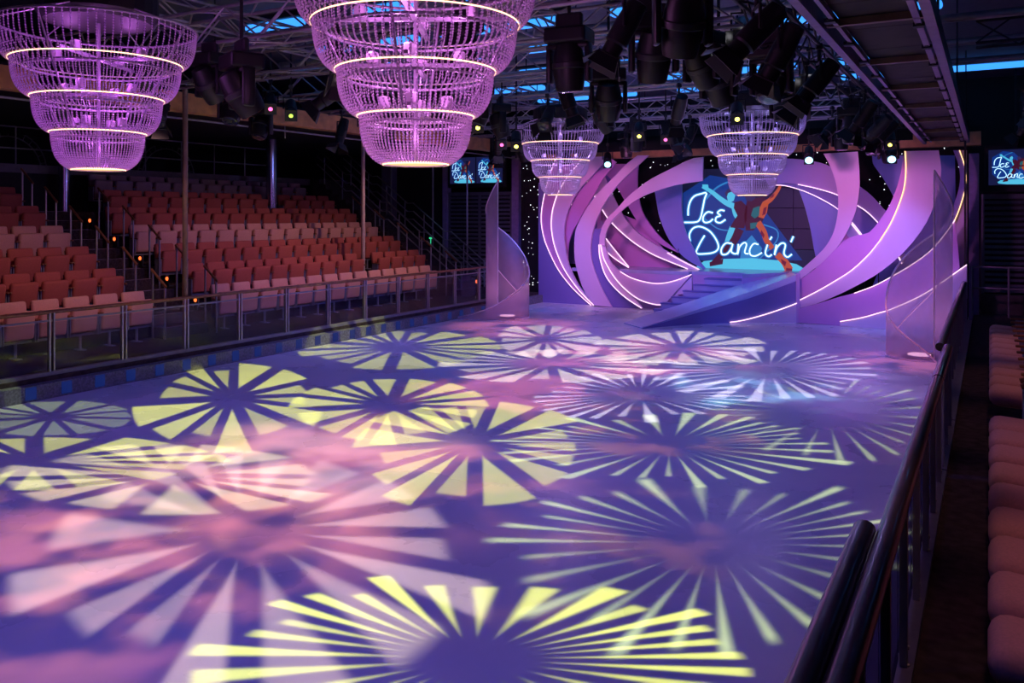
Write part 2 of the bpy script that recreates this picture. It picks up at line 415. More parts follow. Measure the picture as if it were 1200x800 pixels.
# ================================================================== THE HALL
def struct(name, lo, hi, m, label, kind='structure'):
    return MB().box(lo, hi).thing(name, m, label, None, None, kind)
struct('floor', (-27, -5, -.30), (6, 29, -.14), DARK, 'dark sub floor of the hall')
struct('floor_ice', (-12.48, -4.5, -.14), (-.36, 26.9, 0), ICE, 'pale ice rink washed in blue light and sunburst patterns')
struct('floor_walkway_left', (-14.05, -4.5, -.14), (-12.66, 24, .30), CARPET, 'dark carpeted walkway behind the left glass balustrade')
struct('floor_walkway_right', (-.36, -4.5, -.14), (.95, 25.4, .30), CARPET, 'dark patterned carpet walkway along the right barrier')
struct('floor_tier_right', (.95, -4.5, -.14), (5.6, 25.4, .72), RISER, 'dark raised tier behind the right front seats')
kerb = MB().box((-12.66, -4.5, 0), (-12.48, 24, .235)).thing('kerb', mat('kerb_stone', (.20, .20, .24), .7, scale=30, var=.4, bump=.3),
        'grey rink kerb with a row of blue glow patches below the left balustrade', None, None, 'structure')
KL = glow('blue_kerb_glow', (.015, .06, .48), .24)
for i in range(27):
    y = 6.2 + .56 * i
    MB().rbox((-12.478, y, .125), (.012, .17, .19), .004).part('kerb_glow', KL, kerb)  # glowing plate imitates a blob of blue light on the kerb face
# tiers of the left seat bank
N_ROW = 7
for k in range(1, N_ROW):
    x1 = -14.05 - .9 * k
    struct('floor_tier', (x1 - (.9 if k < 6 else 1.25), -4.5, -.14), (x1, 21.65, .30 + .43 * k), RISER,
           'carpeted tier under the %s seat row of the left bank' % ORD[k])
struct('floor_tier', (-14.95, -4.5, -.14), (-14.05, 21.65, .30), RISER, 'carpeted floor under the front seat row of the left bank')
AISLE = (11.19, 12.32)
st = empty('aisle_stairs', (-14.3, 11.7, .30), 'dark carpeted stairs climbing between the two left seat blocks', 'stairs')
NOSE = mat('step_nosing', (.30, .22, .30), .5)
for k in range(1, N_ROW):
    x1 = -14.05 - .9 * k
    s = MB().box((x1, AISLE[0], .30 + .43 * (k - 1)), (x1 + .45, AISLE[1], .515 + .43 * (k - 1))).part('step', RISER, st)
    MB().box((x1 + .42, AISLE[0], .515 + .43 * (k - 1)), (x1 + .455, AISLE[1], .523 + .43 * (k - 1))).part('nosing', NOSE, s)
    s = MB().box((x1 - .45, AISLE[0], .30 + .43 * k), (x1 - .03, AISLE[1], .306 + .43 * k)).part('step', RISER, st)
    MB().box((x1 - .04, AISLE[0], .30 + .43 * k), (x1 + .004, AISLE[1], .312 + .43 * k)).part('nosing', NOSE, s)
# walls and ceilings
struct('wall_left_lower', (-20.95, -4.5, -.14), (-20.70, 21.65, 3.84), DARK, 'dark wall behind the top seat row')
struct('floor_balcony', (-25, -4.5, 3.84), (-20.62, 21.9, 4.05), mat('balcony_edge', (.16, .15, .18), .6), 'grey edge slab of the upper left balcony')
struct('wall_left', (-25.3, -4.8, -.14), (-25.0, 27, 6.6), DARK, 'dark rear wall of the upper balcony')
struct('wall_far', (-25, 26.6, -.14), (5.6, 26.9, 6.6), BLACK, 'black far wall behind the stage')
struct('wall_far_left', (-25, 25.5, -.14), (-17.25, 25.7, 6.4), DARK, 'dark wall left of the louvre and screens')
struct('wall_right', (5.6, -4.8, -.14), (5.9, 27, 6.6), DARK, 'dark right side wall of the hall')
struct('wall_near', (-25, -4.8, -.14), (5.6, -4.5, 6.6), DARK, 'dark wall behind the viewer')
struct('ceiling', (-25.3, -4.8, 6.6), (5.9, 27, 6.75), mat('ceiling_panel', (.10, .10, .16), .7), 'dark ceiling panels lit blue above the trusses')
struct('ceiling_soffit_left', (-25, -4.5, 5.12), (-13.75, 25.5, 5.26), DARK, 'low dark soffit over the left seat bank')
MB().box((-13.75, -4.5, 4.80), (-13.45, 25.2, 5.16)).thing('ceiling_beam', BEAMW, 'orange-brown wooden edge beam above the left seat bank', None, None, 'structure')
MB().box((-13.45, 24.9, 4.62), (-.2, 25.2, 4.98)).thing('ceiling_beam', BEAMW, 'brown wooden cross beam above the stage set', None, None, 'structure')
MB().tube([(-13.95, -4, 4.72), (-13.95, 25, 4.72)], .022).thing('lighting_pipe', GREYM, 'thin blue-lit pipe hung below the long wooden beam', 'pipe')
for i, y in enumerate((7.5, 10.7, 14.0, 17.4, 20.8)):
    MB().tube([(-13.95, y, 4.74), (-13.95, y, 5.13)], .012, 6).tube([(-13.95, y, 4.70), (-13.95, y, 4.55)], .012, 6).part('hanger', GREYM, bpy.data.objects['lighting_pipe'])

# arched light frames on the balcony wall
for i, (yc, lab) in enumerate(((13.6, 'curved ladder frame on the balcony wall at the left picture edge'), (18.9, 'dim arched ladder frame on the balcony wall behind the wooden pole'))):
    e = empty('arched_frame', (-24.3, yc, 4.05), lab, 'arch')
    for r in (.95, 1.12):
        MB().tube([(-24.3, yc + r * math.cos(a), 4.1 + 1.0 * r * math.sin(a)) for a in [PI * j / 20 for j in range(21)]], .02, 6).part('arch_tube', GREYM, e)
    for j in range(1, 14):
        a = PI * j / 14
        MB().tube([(-24.3, yc + r * math.cos(a), 4.1 + r * math.sin(a)) for r in (.95, 1.12)], .012, 5).part('rung', GREYM, e)
# balcony railing
br = empty('balcony_railing', (-20.9, 12, 4.05), 'dark grey two-bar railing on the upper left balcony', 'railing')
for z in (4.45, 4.98):
    MB().tube([(-20.9, 4, z), (-20.9, 20.6, z)], .02).part('rail', GREYM, br)
for i in range(12):
    y = 7.0 + 1.22 * i
    MB().tube([(-20.9, y, 4.05), (-20.9, y, 5.0)], .02, 6).part('post', GREYM, br)

# ------------------------------------------------------------------ left balustrade
bal = empty('glass_balustrade', (-12.77, 14, .30), 'long glass balustrade with wooden top rail along the left rink side', 'balustrade')
MB().tube([(-12.77, -2, 1.285), (-12.77, 21.0, 1.285)], .032, 10).part('handrail', WOOD, bal, True)
MB().box((-12.79, -2, 1.135), (-12.755, 21.0, 1.165)).part('mid_rail', GREYM, bal)
MB().box((-12.82, -2, .30), (-12.72, 21.0, .36)).part('base_rail', GREYM, bal)
for i in range(-4, 11):
    y = 7.81 + 1.2635 * i
    p = MB()
    for dy in (-.035, .035): p.box((-12.80, y + dy - .013, .30), (-12.74, y + dy + .013, 1.27))
    p.part('post', STEEL, bal)
    if i < 10:
        MB().box((-12.776, y + .055, .38), (-12.764, y + 1.2635 - .055, 1.12)).part('glass_panel', GLASS, bal)

# ------------------------------------------------------------------ auditorium seats
UPH = {'red': mat('red_upholstery', (.50, .12, .095), .85, scale=60, var=.1, bump=.1),
       'pale': mat('salmon_upholstery', (.78, .40, .34), .85, scale=60, var=.08, bump=.1),
       'grey': mat('grey_upholstery', (.30, .22, .26), .85, scale=60, var=.1, bump=.1)}
SIDE = mat('seat_side_metal', (.36, .38, .52), .4, .4)
def seat_proto(folded=True):
    e = empty('auditorium_seat', (0, 0, 0), 'x', 'seat')
    tilt = Matrix.Rotation(math.radians(-10), 4, 'Y')
    b = MB().rbox((-.10, 0, .70), (.10, .50, .58), .045, tilt, 3).part('backrest', UPH['red'], e, True)
    MB().rbox((-.165, 0, .66), (.03, .46, .50), .01, tilt, 1).part('back_shell', DARK2, b)
    if folded:
        MB().rbox((.10, 0, .585), (.13, .505, .50), .05, Matrix.Rotation(math.radians(7), 4, 'Y'), 3).part('seat_cushion', UPH['red'], e, True)
    else:
        MB().rbox((.26, 0, .45), (.54, .515, .19), .09, Matrix.Rotation(math.radians(-4), 4, 'Y'), 3).part('seat_cushion', UPH['red'], e, True)
    for sy in (-1, 1):
        s = MB().rbox((.02, sy * .272, .46), (.22, .022, .38), .008, None, 1).part('side_panel', SIDE, e)
        MB().rbox((.06, sy * .272, .665), (.30, .036, .03), .012, None, 2).part('armrest', WOOD, s)
    MB().box((-.05, -.29, .27), (.03, .29, .31)).part('beam', SIDE, e)
    p = MB().tube([(-.01, 0, .28), (-.01, 0, .02)], .026, 8).part('pedestal', SIDE, e)
    MB().rbox((.0, 0, .012), (.26, .10, .024), .008, None, 1).part('foot', SIDE, p)
    return e
sp = seat_proto(True); SK = kids_of(sp)
used = [False]
def seat(x, y, z, colr, label, group, rz=0):
    sw = {'backrest': UPH[colr], 'seat_cushion': UPH[colr]}
    dup(sp, SK, (x, y, z), rz, label, group, sw)
ROWC = ['pale', 'red', 'red', 'pale', 'red', 'red', 'grey']
CN = {'pale': 'pale salmon', 'red': 'red', 'grey': 'dark grey'}
starts = [(12.55, 14), (12.60, 15), (12.50, 15), (12.50, 15), (12.50, 15), (13.05, 14), (13.25, 13)]
skip = {(1, 10), (5, 9)}
for k in range(N_ROW):
    y0, n = starts[k]
    for i in range(n):
        if (k, i) in skip: continue
        rowname = 'front row' if k == 0 else ('top row' if k == 6 else '%s row' % ORD[k])
        seat(-14.62 - .9 * k, y0 + .30 + .592 * i, .30 + .43 * k, ROWC[k],
             'folded %s seat, %s from the aisle, %s, far left block' % (CN[ROWC[k]], ORD[i], rowname), 'tip-up seats in the far left block')
for k, n in enumerate((7, 6, 5, 4, 3, 2)):
    for i in range(n):
        rowname = 'front row' if k == 0 else '%s row' % ORD[k]
        seat(-14.62 - .9 * k, 10.98 - .30 - .592 * i, .30 + .43 * k, ROWC[k],
             'folded %s seat, %s from the aisle, %s, near left block' % (CN[ROWC[k]], ORD[i], rowname), 'tip-up seats in the near left block')
# short handrails beside the stairs
def short_rail(x0, z0, x1, z1, y, zf, label, group):
    e = empty('stair_handrail', ((x0 + x1) / 2, y, zf), label, 'handrail', group)
    MB().tube([(x0 - .04, y, z0 + .03), (x1 + .04, y, z1 - .03)], .024, 8).part('grip', WOOD, e, True)
    MB().tube([(x0, y, z0), (x0, y, zf + .0)], .021, 8).part('post', STEEL, e)
    MB().tube([(x1, y, z1), (x1, y, zf - .0)], .021, 8).part('post', STEEL, e)
for k in range(6):
    zf = .30 + .43 * k
    short_rail(-14.77 - .915 * k, 1.67 + .434 * k, -14.39 - .915 * k, 1.38 + .434 * k, 11.15, zf,
               'short wood-topped stair handrail, %s up the near side of the aisle' % ORD[k], 'short aisle handrails')
    if k < 5:
        short_rail(-14.65 - .915 * k, 1.68 + .434 * k, -14.31 - .915 * k, 1.42 + .434 * k, 12.36, zf,
                   'short wood-topped stair handrail, %s up the far side of the aisle' % ORD[k], 'short aisle handrails')
        short_rail(-14.62 - .93 * k, 1.66 + .43 * k, -14.27 - .93 * k, 1.40 + .43 * k, 21.5, zf,
                   'short wood-topped handrail, %s up the far end of the seat rows' % ORD[k], 'short aisle handrails')
OR = glow('orange_step_light', (1.0, .14, .03), 2.4)
for k in range(5):
    x, z = -15.05 - .93 * k, .70 + .43 * k
    e = empty('step_light', (x, 12.44, z - .07), 'small orange step light, %s up the aisle' % ORD[k], 'step light', 'orange aisle step lights')
    MB().box((x - .05, 12.435, z - .25), (x + .05, 12.455, z + .32)).part('plate', BLACK, e)
    MB().lathe([(.045, 0), (.04, .012), (.02, .018)], 12).xform(Matrix.Translation((x, 12.433, z + .25)) @ Matrix.Rotation(PI / 2, 4, 'X')).part('lens', OR, e)
e = empty('step_light', (-13.3, 21.2, .30), 'small orange light low behind the far end of the glass balustrade', 'step light')
MB().rbox((-13.3, 21.2, .62), (.10, .05, .64), .01).part('plate', BLACK, e)
MB().rbox((-13.3, 21.165, .82), (.06, .03, .10), .012).part('lens', OR, e)

# poles and the big column
MB().tube([(-12.89, 10.42, .30), (-12.89, 10.42, 5.13)], .05, 14).thing('pole', mat('bronze_pole', (.32, .22, .16), .4, .5), 'thin bronze pole rising by the glass balustrade near the stairs', 'pole', smooth=True)
MB().tube([(-15.5, 18.60, .73), (-15.5, 18.60, 5.13)], .058, 14).thing('pole', mat('pale_pole', (.60, .46, .42), .45, .2), 'pale pole standing among the second seat row', 'pole', smooth=True)
c = empty('column', (-19.15, 18.65, 2.45), 'thick shiny steel column among the upper seat rows', 'column')
MB().lathe([(.16, 2.45), (.16, 5.13)], 24, (-19.15, 18.65, 0)).part('shaft', mat('polished_column', (.45, .47, .60), .22, .9), c, True)
MB().lathe([(.20, 2.45), (.20, 2.62), (.165, 2.64)], 24, (-19.15, 18.65, 0)).part('base_collar', DARK2, c, True)
MB().tube([(-20.3, 12.75, 2.88), (-20.3, 12.75, 5.13)], .14, 20).thing('column', MATS['polished_column'], 'steel column rising at the top of the aisle below the left chandelier', 'column', smooth=True)

# stairs at the far end of the seat bank
fs = empty('end_stairs', (-17, 22.4, -.14), 'dark stairs with grey rails at the far end of the seat bank', 'stairs')
for i in range(21):
    x1 = -14.2 - .29 * i
    s = MB().box((x1 - .31, 21.7, -.14), (x1, 23.2, .30 + .178 * (i + 1))).part('step', RISER, fs)
for yy, lab in ((21.78, 'rail'), (23.15, 'rail')):
    for dz in (.45, .72, 1.0):
        path = []
        for j in range(4):
            xa = -14.25 - 1.55 * j; za = .30 + .955 * j
            path += [(xa, yy, za + dz), (xa - 1.3, yy, za + dz + .955)]
        MB().tube(path, .022, 6).part('rail', GREYM if dz < 1 else STEEL, fs)
    for j in range(8):
        x = -14.25 - .8 * j; z = .30 + .49 * j
        MB().tube([(x, yy, z), (x, yy, z + 1.05)], .022, 6).part('post', GREYM, fs)
for i, x in enumerate((-15.2, -16.6, -18.4)):
    MB().tube([(x, 23.6, -.14), (x, 23.6, 4.6)], .03, 8).thing('tall_post', GREYM, 'tall thin grey post behind the end stairs, %s from the stage' % ORD[i], 'post')
struct('wall_far_column', (-20.1, 25.2, -.14), (-19.6, 25.5, 6.4), mat('violet_column', (.22, .19, .30), .6), 'grey violet wall pilaster behind the end stairs')
MB().rbox((-16.9, 23.9, 2.0), (.12, .04, .06), .01).tube([(-16.9, 23.9, 2.0), (-16.9, 23.9, -.14)], .012, 6).thing('exit_lamp', glow('green_lamp', (.05, .9, .4), .8), 'tiny green lamp glowing beyond the end stairs', 'lamp')

# ================================================================== STAGE
LILAC = mat('lilac_lit_panel', (.80, .62, .82), .45, scale=.8, var=.04)  # white panels: tints of the violet and blue stage light put into the colours
VIOLET = mat('violet_lit_panel', (.58, .40, .74), .45, scale=.8, var=.04)
INDIGO = mat('indigo_lit_panel', (.22, .19, .52), .45, scale=.8, var=.05)
MAGENTA = mat('magenta_lit_panel', (.66, .32, .68), .45, scale=.8, var=.05)
BLUEP = mat('blue_lit_panel', (.32, .38, .82), .45, scale=.8, var=.05)
LEDW = glow('pink_white_led', (1.0, .62, .86), 2.0)
LEDA = glow('amber_led', (1.0, .55, .25), 2.4)
def PX(pts, Y): return [P(x, y, Y=Y) for x, y in pts]
def set_panel(A, B, Y, m, label, strips=(), th=.07, ledm=None, led_r=.011, group=None):
    """curved scenic panel between two traced edges, standing at its own depth Y"""
    a = smooth_curve(PX(A, Y)); b = smooth_curve(PX(B, Y))
    mb = MB().strip(a, b, (0, th, 0))
    o = mb.thing('scenic_panel', m, label, 'stage panel', group)
    lowp = min(a + b, key=lambda q: q.z)
    base = 1.15 if (Y > 23.65 and -11.3 < lowp.x < -6.05) else 0.0
    if lowp.z > base + .25:
        MB().tube([(lowp.x, Y + th + .012, lowp.z + .12), (lowp.x, Y + th + .012, base)], .012, 6).part('strut', BLACK, o)
    for s in strips:
        if s == 'A': path = a
        elif s == 'B': path = b
        else: path = smooth_curve(PX(s, Y))
        MB().tube([q + Vector((0, -.015, 0)) for q in path], led_r, 6).part('light_strip', ledm or LEDW, o)
    return o

# black curtain with pin lights
cur = MB().box((-14.0, 26.25, 0), (-.5, 26.35, 5.4)).thing('star_curtain', mat('black_velvet', (.006, .006, .008), .95, scale=3, var=.4, bump=.4), 'black curtain dotted with tiny white star lights behind the set', 'curtain')
rs = random.Random(3); mb = MB()
for i in range(520):
    x = rs.uniform(-13.95, -.55); z = rs.uniform(.1, 5.2); r = rs.choice((.012, .015, .02))
    mb.add([(x - r, 26.235, z), (x, 26.235, z - r), (x + r, 26.235, z), (x, 26.235, z + r), (x, 26.25, z)], [(0, 1, 2, 3), (0, 4, 1), (1, 4, 2), (2, 4, 3), (3, 4, 0)])
o = mb.part('star_lights', glow('star_white', (.85, .92, 1.0), 2.0), cur); o['kind'] = 'stuff'
# a narrow strip of the curtain hangs beside the set on the left and right
side = MB().box((-13.55, 24.35, 0), (-12.62, 24.40, 4.9)).thing('star_curtain', MATS['black_velvet'], 'narrow black starlit curtain between the louvre and the set', 'curtain')
mb = MB()
for i in range(70):
    x = rs.uniform(-13.5, -12.7); z = rs.uniform(.1, 4.8); r = rs.choice((.013, .016, .022))
    mb.add([(x - r, 24.335, z), (x, 24.335, z - r), (x + r, 24.335, z), (x, 24.335, z + r), (x, 24.35, z)], [(0, 1, 2, 3), (0, 4, 1), (1, 4, 2), (2, 4, 3), (3, 4, 0)])
o = mb.part('star_lights', MATS['star_white'], side); o['kind'] = 'stuff'

# deck and stairs
deck = empty('stage_deck', (-7.5, 24.6, 0), 'raised blue-lit stage deck behind the steps', 'stage')
DG = mat('deck_gloss', (.42, .46, .70), .22, scale=2)
MB().box((-11.4, 23.76, 1.05), (-7.62, 25.78, 1.15)).part('deck_board', DG, deck)
MB().box((-7.62, 24.05, 1.05), (-6.0, 25.78, 1.15)).part('deck_board', DG, deck)
MB().box((-6.0, 25.0, 1.05), (-4.40, 25.78, 1.15)).part('deck_board', DG, deck)
MB().strip([(-6.0, 23.50, 1.15), (-5.04, 24.98, 1.15)], [(-6.0, 25.0, 1.15), (-5.04, 25.0, 1.15)], (0, 0, -.10)).part('deck_board', DG, deck)
MB().strip([(-6.0, 23.50, 0), (-5.04, 24.98, 0)], [(-6.0, 23.50, 1.06), (-5.04, 24.98, 1.06)], (-.02, .02, 0)).part('front_fascia', VIOLET, deck)
MB().box((-6.02, 23.50, 0), (-6.0, 24.06, 1.06)).part('front_fascia', VIOLET, deck)
MB().box((-9.7, 23.78, 0), (-7.64, 23.84, 1.05)).part('front_fascia', VIOLET, deck)
MB().box((-7.64, 24.06, 0), (-6.0, 24.10, 1.05)).part('front_fascia', VIOLET, deck)
MB().box((-11.4, 24.2, 0), (-9.75, 24.25, 1.05)).part('void_shade_sheet', BLACK, deck)  # black sheet stands in for the darkness under the deck
st = empty('stage_steps', (-7.3, 23.2, 0), 'broad violet stage steps stepping out to the left behind the ramp', 'stairs')
STEPM = mat('step_paint', (.48, .44, .72), .35, scale=2)
for i, x0 in enumerate((-8.2, -8.08, -7.83, -7.58, -7.34, -7.1)):
    z = 1.15 * (i + 1) / 7; y0 = 22.40 + .235 * i; xr = -6.78 + .157 * i
    s = MB().box((x0, y0, 0), (xr, 24.04 if i == 5 else y0 + .235, z - .03)).part('riser', STEPM, st)
    MB().box((x0 - .02, y0 - .02, z - .03), (xr, 24.04 if i == 5 else y0 + .235, z)).part('tread', INDIGO, s)

# left wing
E1 = [(652, 184), (646, 200), (639.5, 222), (635, 245), (634.4, 260), (636.5, 274), (640.6, 287.5), (653, 313.6), (668, 334), (682, 348), (693, 357.6)]
E2 = [(684, 184), (671, 200), (662.5, 211), (654, 226), (648, 244), (646, 260), (647, 274), (651, 291.6), (661, 315), (675, 335.6), (686, 348), (696, 357.6)]
P2R = [(715, 183), (695, 204), (680, 220), (671, 234), (665, 247.5), (661.5, 262), (661, 278), (664, 300), (668, 314), (678, 334), (689, 348), (697.5, 358)]
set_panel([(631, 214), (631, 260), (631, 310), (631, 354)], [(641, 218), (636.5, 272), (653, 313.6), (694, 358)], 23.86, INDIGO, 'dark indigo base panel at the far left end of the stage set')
set_panel(E1, E2, 23.76, MAGENTA, 'narrow violet crescent panel with glowing left edge at far left of the set', ['A'])
set_panel(E2, P2R, 23.66, LILAC, 'wide lilac crescent panel with glowing left edge behind the far left chandelier', ['A'])
set_panel([(715, 185), (695, 206), (681, 222), (672, 236), (666, 249), (661, 270), (662, 290), (665, 306)],
          [(722, 190), (706, 210), (696, 228), (686, 244), (678, 259), (671, 271), (666, 287), (665, 306)], 23.96, MAGENTA, 'slim magenta crescent panel tucked behind the wide lilac crescent')
P3L = [(747, 182), (734, 192), (720.6, 206), (707, 219.5), (696, 232.5), (687.5, 244), (678.4, 260), (674, 272), (673, 287.5), (673.6, 305), (678, 323), (684.6, 341), (696, 357.5)]
P3R = [(760, 182), (745, 196), (729, 211), (718, 224), (708, 239), (701, 252.5), (695.6, 267), (693, 280.6), (692, 293), (694, 308), (700, 326), (708, 344), (717, 360)]
set_panel(P3L, P3R, 23.52, LILAC, 'tall sickle-shaped lilac panel, second sweep from the left of the set')
set_panel([(697, 268), (693, 282), (692, 293), (694, 308), (700, 326), (708, 344), (717, 360)],
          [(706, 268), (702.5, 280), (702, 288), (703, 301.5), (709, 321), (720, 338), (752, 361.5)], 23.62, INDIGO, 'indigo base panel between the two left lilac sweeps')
P4U = [(824, 184), (810, 186), (786.6, 197.5), (762, 210), (747, 221), (733, 233), (720.6, 247), (709.6, 258), (703.5, 272), (702, 286.5), (703, 301.5), (709, 321), (719.5, 336), (734.5, 349.5), (752, 361)]
P4D = [(823.5, 212), (799, 215.4), (777, 221), (755, 229), (738.5, 238.8), (727.5, 247.7), (716.5, 259.4), (710, 273), (708.5, 285), (709, 292.5), (711, 305), (718, 320), (728, 334), (742, 348), (753, 361)]
set_panel(P4U, P4D, 23.36, LILAC, 'long lilac arch panel sweeping left from beside the video wall down to the ice', [P4U[9:]])
WO = [(704, 286.5), (706, 297), (709, 306), (719.5, 324), (733, 339), (749.5, 351), (767.5, 356.7), (778.5, 357)]
WI = [(710, 290), (713, 302), (719, 311), (727, 318), (739, 325), (755.5, 330), (772, 332), (790, 329), (810.5, 321.5)]
set_panel(WO, WI, 23.28, LILAC, 'curled lilac wing panel beside the stage steps with two glowing edges', ['A', WI[3:]])
set_panel([(778.5, 357), (779, 351), (794.8, 351), (795, 345), (810.8, 344.5)], [(772, 332), (780, 331.2), (790, 329), (800, 326), (810.5, 321.5)], 23.36, LILAC, 'stepped lilac end piece of the wing against the stage steps')
# small fins
set_panel([(710, 279), (720, 292), (737, 312.5)], [(711, 295), (722, 304), (737, 313.5)], 24.2, LILAC, 'small pointed lilac fin above the deck inside the left arch', ['A', 'B'], led_r=.012)
set_panel([(687, 210), (692, 221), (699, 234), (711, 254), (716, 260), (726, 270), (742, 283.5), (763, 297), (781, 305), (806, 315)],
          [(708, 206), (716, 225), (727, 247), (736, 261), (749.5, 274.5), (764, 284), (782, 294.5), (800, 305), (812, 311), (821, 316)], 24.9, LILAC,
          'diagonal lilac blade with bright lower edge crossing behind the left arch', ['A', [(782, 296), (800, 306), (820, 316)]])
set_panel([(700, 192), (706, 200), (720, 215), (735, 240), (749, 262), (770, 283), (794, 296)],
          [(748, 192), (747, 205), (747, 219.5), (749, 234.6), (755, 252.5), (773, 277), (796, 296)], 25.15, MAGENTA, 'pink panel between the two strips of star curtain behind the left arch')
set_panel([(767, 222), (769, 234.6), (773, 255), (783, 279), (796, 296), (808, 306), (826, 316)],
          [(799, 214), (799, 247), (802, 266), (806.6, 279), (813, 292), (820, 306), (827.5, 316)], 25.3, BLUEP, 'blue-violet panel bordering the left side of the video wall')
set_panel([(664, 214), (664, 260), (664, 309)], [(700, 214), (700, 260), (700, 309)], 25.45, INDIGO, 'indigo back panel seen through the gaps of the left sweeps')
set_panel([(700, 240), (700, 280), (700, 316)], [(756, 262), (776, 290), (802, 317)], 25.40, MAGENTA, 'magenta back wall panel above the deck inside the left arch')
set_panel([(678, 216), (684, 229), (690, 242)], [(688, 212), (694, 224), (699, 235)], 25.0, INDIGO, 'short indigo blade glimpsed between the left sweeps', ['A'], led_r=.012)
set_panel([(669, 238), (674, 248), (679, 258)], [(680, 221), (685, 232), (690, 242)], 24.6, MAGENTA, 'short pink blade glimpsed between the left sweeps', ['A'], led_r=.012)
set_panel([(696, 274), (700, 281)], [(704, 258), (711, 268)], 24.5, VIOLET, 'tiny violet blade in the narrow gap of the left arch', ['A'], led_r=.01)
set_panel([(690, 190), (690, 204), (694, 216), (704, 232)], [(711, 190), (713, 200), (718, 212), (722, 220)], 25.26, INDIGO, 'indigo blade rising above the left sweeps near the top of the set')

# ramp
RB = [Vector(q) for q in ((-7.46, 19.52, 0), (-7.05, 20.30, 0), (-6.30, 21.30, 0), (-5.30, 22.10, 0), (-4.36, 22.62, 0))]
RT = [Vector((q.x, q.y, z)) for q, z in zip(RB, (.02, .17, .46, .86, 1.26))]
RK = [Vector(q) for q in ((-8.21, 20.22, .02), (-7.86, 20.75, .17), (-7.05, 21.9, .46), (-6.05, 23.4, .86), (-5.0, 24.95, 1.15))]
a = smooth_curve(RB); b = smooth_curve(RT); k2 = smooth_curve(RK); kb = [Vector((q.x, q.y, 0)) for q in k2]
rp = empty('stage_ramp', (-6.0, 21.6, 0), 'smooth curved ramp rising from the ice to the stage deck', 'ramp')
n = len(a); mb = MB()
vs = a + b + k2 + kb; fs = []
for i in range(n - 1):
    for g in range(4):
        h = (g + 1) % 4; fs.append((g * n + i, g * n + i + 1, h * n + i + 1, h * n + i))
fs += [(0, n, 2 * n, 3 * n), (n - 1, 4 * n - 1, 3 * n - 1, 2 * n - 1)]
mb.add(vs, fs).part('ramp_body', mat('ramp_gloss', (.60, .68, .95), .22, scale=1.5, var=.06), rp)
front = Vector((.55, -.83, 0)).normalized()
off = front * .03
lowb = [q + off for q in a]; topb = [q + off + Vector((0, 0, -.16 * min(1, q.z / .8))) for q in b]
MB().strip(lowb, topb, front * .012).part('side_skirt', INDIGO, rp)
wl = [q + front * .05 for q in a[15:]]; wt = []
for j, q in enumerate(wl): wt.append(q + Vector((0, 0, .03 + .50 * (j / (len(wl) - 1)) ** 1.5)))
wg = MB().strip(wl, wt, front * .02).part('side_wing', LILAC, rp)
MB().tube([q + front * .022 for q in wt], .012, 6).part('light_strip', LEDW, wg)
MB().rbox((-4.33, 22.58, .64), (.09, .09, 1.28), .01).thing('seam_post', VIOLET, 'slim violet post where the ramp meets the right wing', 'post')

# right wing
R1L = [(965, 180), (972.5, 194), (978.5, 210.5), (982, 228.5), (982, 245), (980, 260), (975.5, 275), (966.5, 290), (954.5, 302), (936.5, 318)]
R1R = [(1005, 177.5), (1007, 200), (1007, 222.5), (1004, 242), (998, 260), (989, 278), (980, 291), (965, 306), (950, 318), (937, 327.5)]
set_panel(R1L, R1R, 23.1, LILAC, 'tall lilac sickle panel right of the video wall hanging from the top')
RELO = [(935, 330), (950, 319), (965, 306), (980, 291), (989, 278), (1000, 262), (1020, 240), (1040, 215), (1056, 190)]
R3G = [(935, 352.5), (956, 342), (977, 330), (998, 316.5), (1017.5, 298.5), (1031, 282), (1044, 261), (1054.5, 236.5), (1060, 217), (1061.5, 196), (1060.6, 177)]
set_panel([(935, 329), (950, 319), (965, 306), (980, 291), (992, 280), (1006, 275), (1019, 272), (1038, 248), (1047, 230), (1055, 205), (1058, 185)], R3G, 22.80, MAGENTA, 'dark magenta crescent panel behind the amber-edged sweep of the right wing')
R3D = [(936, 361), (957.5, 355.5), (983, 345), (1007, 333), (1028, 321), (1047.5, 306), (1065, 289), (1082.5, 266), (1094, 242), (1100, 222.5), (1103, 200), (1100, 176)]
o = set_panel(R3G, R3D, 22.62, LILAC, 'big lilac sweep with amber glowing edge across the right wing', [R3G[:6]])
MB().tube([q + Vector((0, -.015, 0)) for q in smooth_curve(PX(R3G[5:], 22.62))], .013, 6).part('light_strip', LEDA, o)
R4T = [(935.5, 361.5), (957.5, 356), (983, 348), (1001, 343.5), (1025, 334.5), (1047.5, 322.5), (1070, 309), (1090, 294), (1106, 276), (1119, 258)]
R4B = [(935.5, 378), (957, 379.5), (980, 381.5), (1003, 383), (1025, 384.5), (1045, 386), (1070, 388), (1095, 390), (1115, 391), (1133, 392)]
set_panel(R4T, R4B, 22.48, MAGENTA, 'broad violet base panel of the right wing with glowing upper edge', [R4T[3:]])
set_panel([(984.5, 376.5), (1010, 372), (1028, 367), (1047, 361), (1085, 343), (1133, 310)], [(984.5, 382), (1010, 384), (1028, 385), (1047, 386.5), (1085, 389), (1133, 392)], 22.36, LILAC, 'low lilac wing at the foot of the right set beside the gauze spiral', ['A'])
R5 = [(1124.5, 176), (1130, 193), (1132, 210), (1129, 229.5), (1119, 257.5), (1104, 280)]
set_panel([(1117, 176), (1123, 193), (1125, 210), (1121, 230), (1111, 255), (1096, 276)], R5, 22.9, INDIGO, 'thin dark crescent with amber edge at the far right of the set', ['B'], ledm=LEDA)
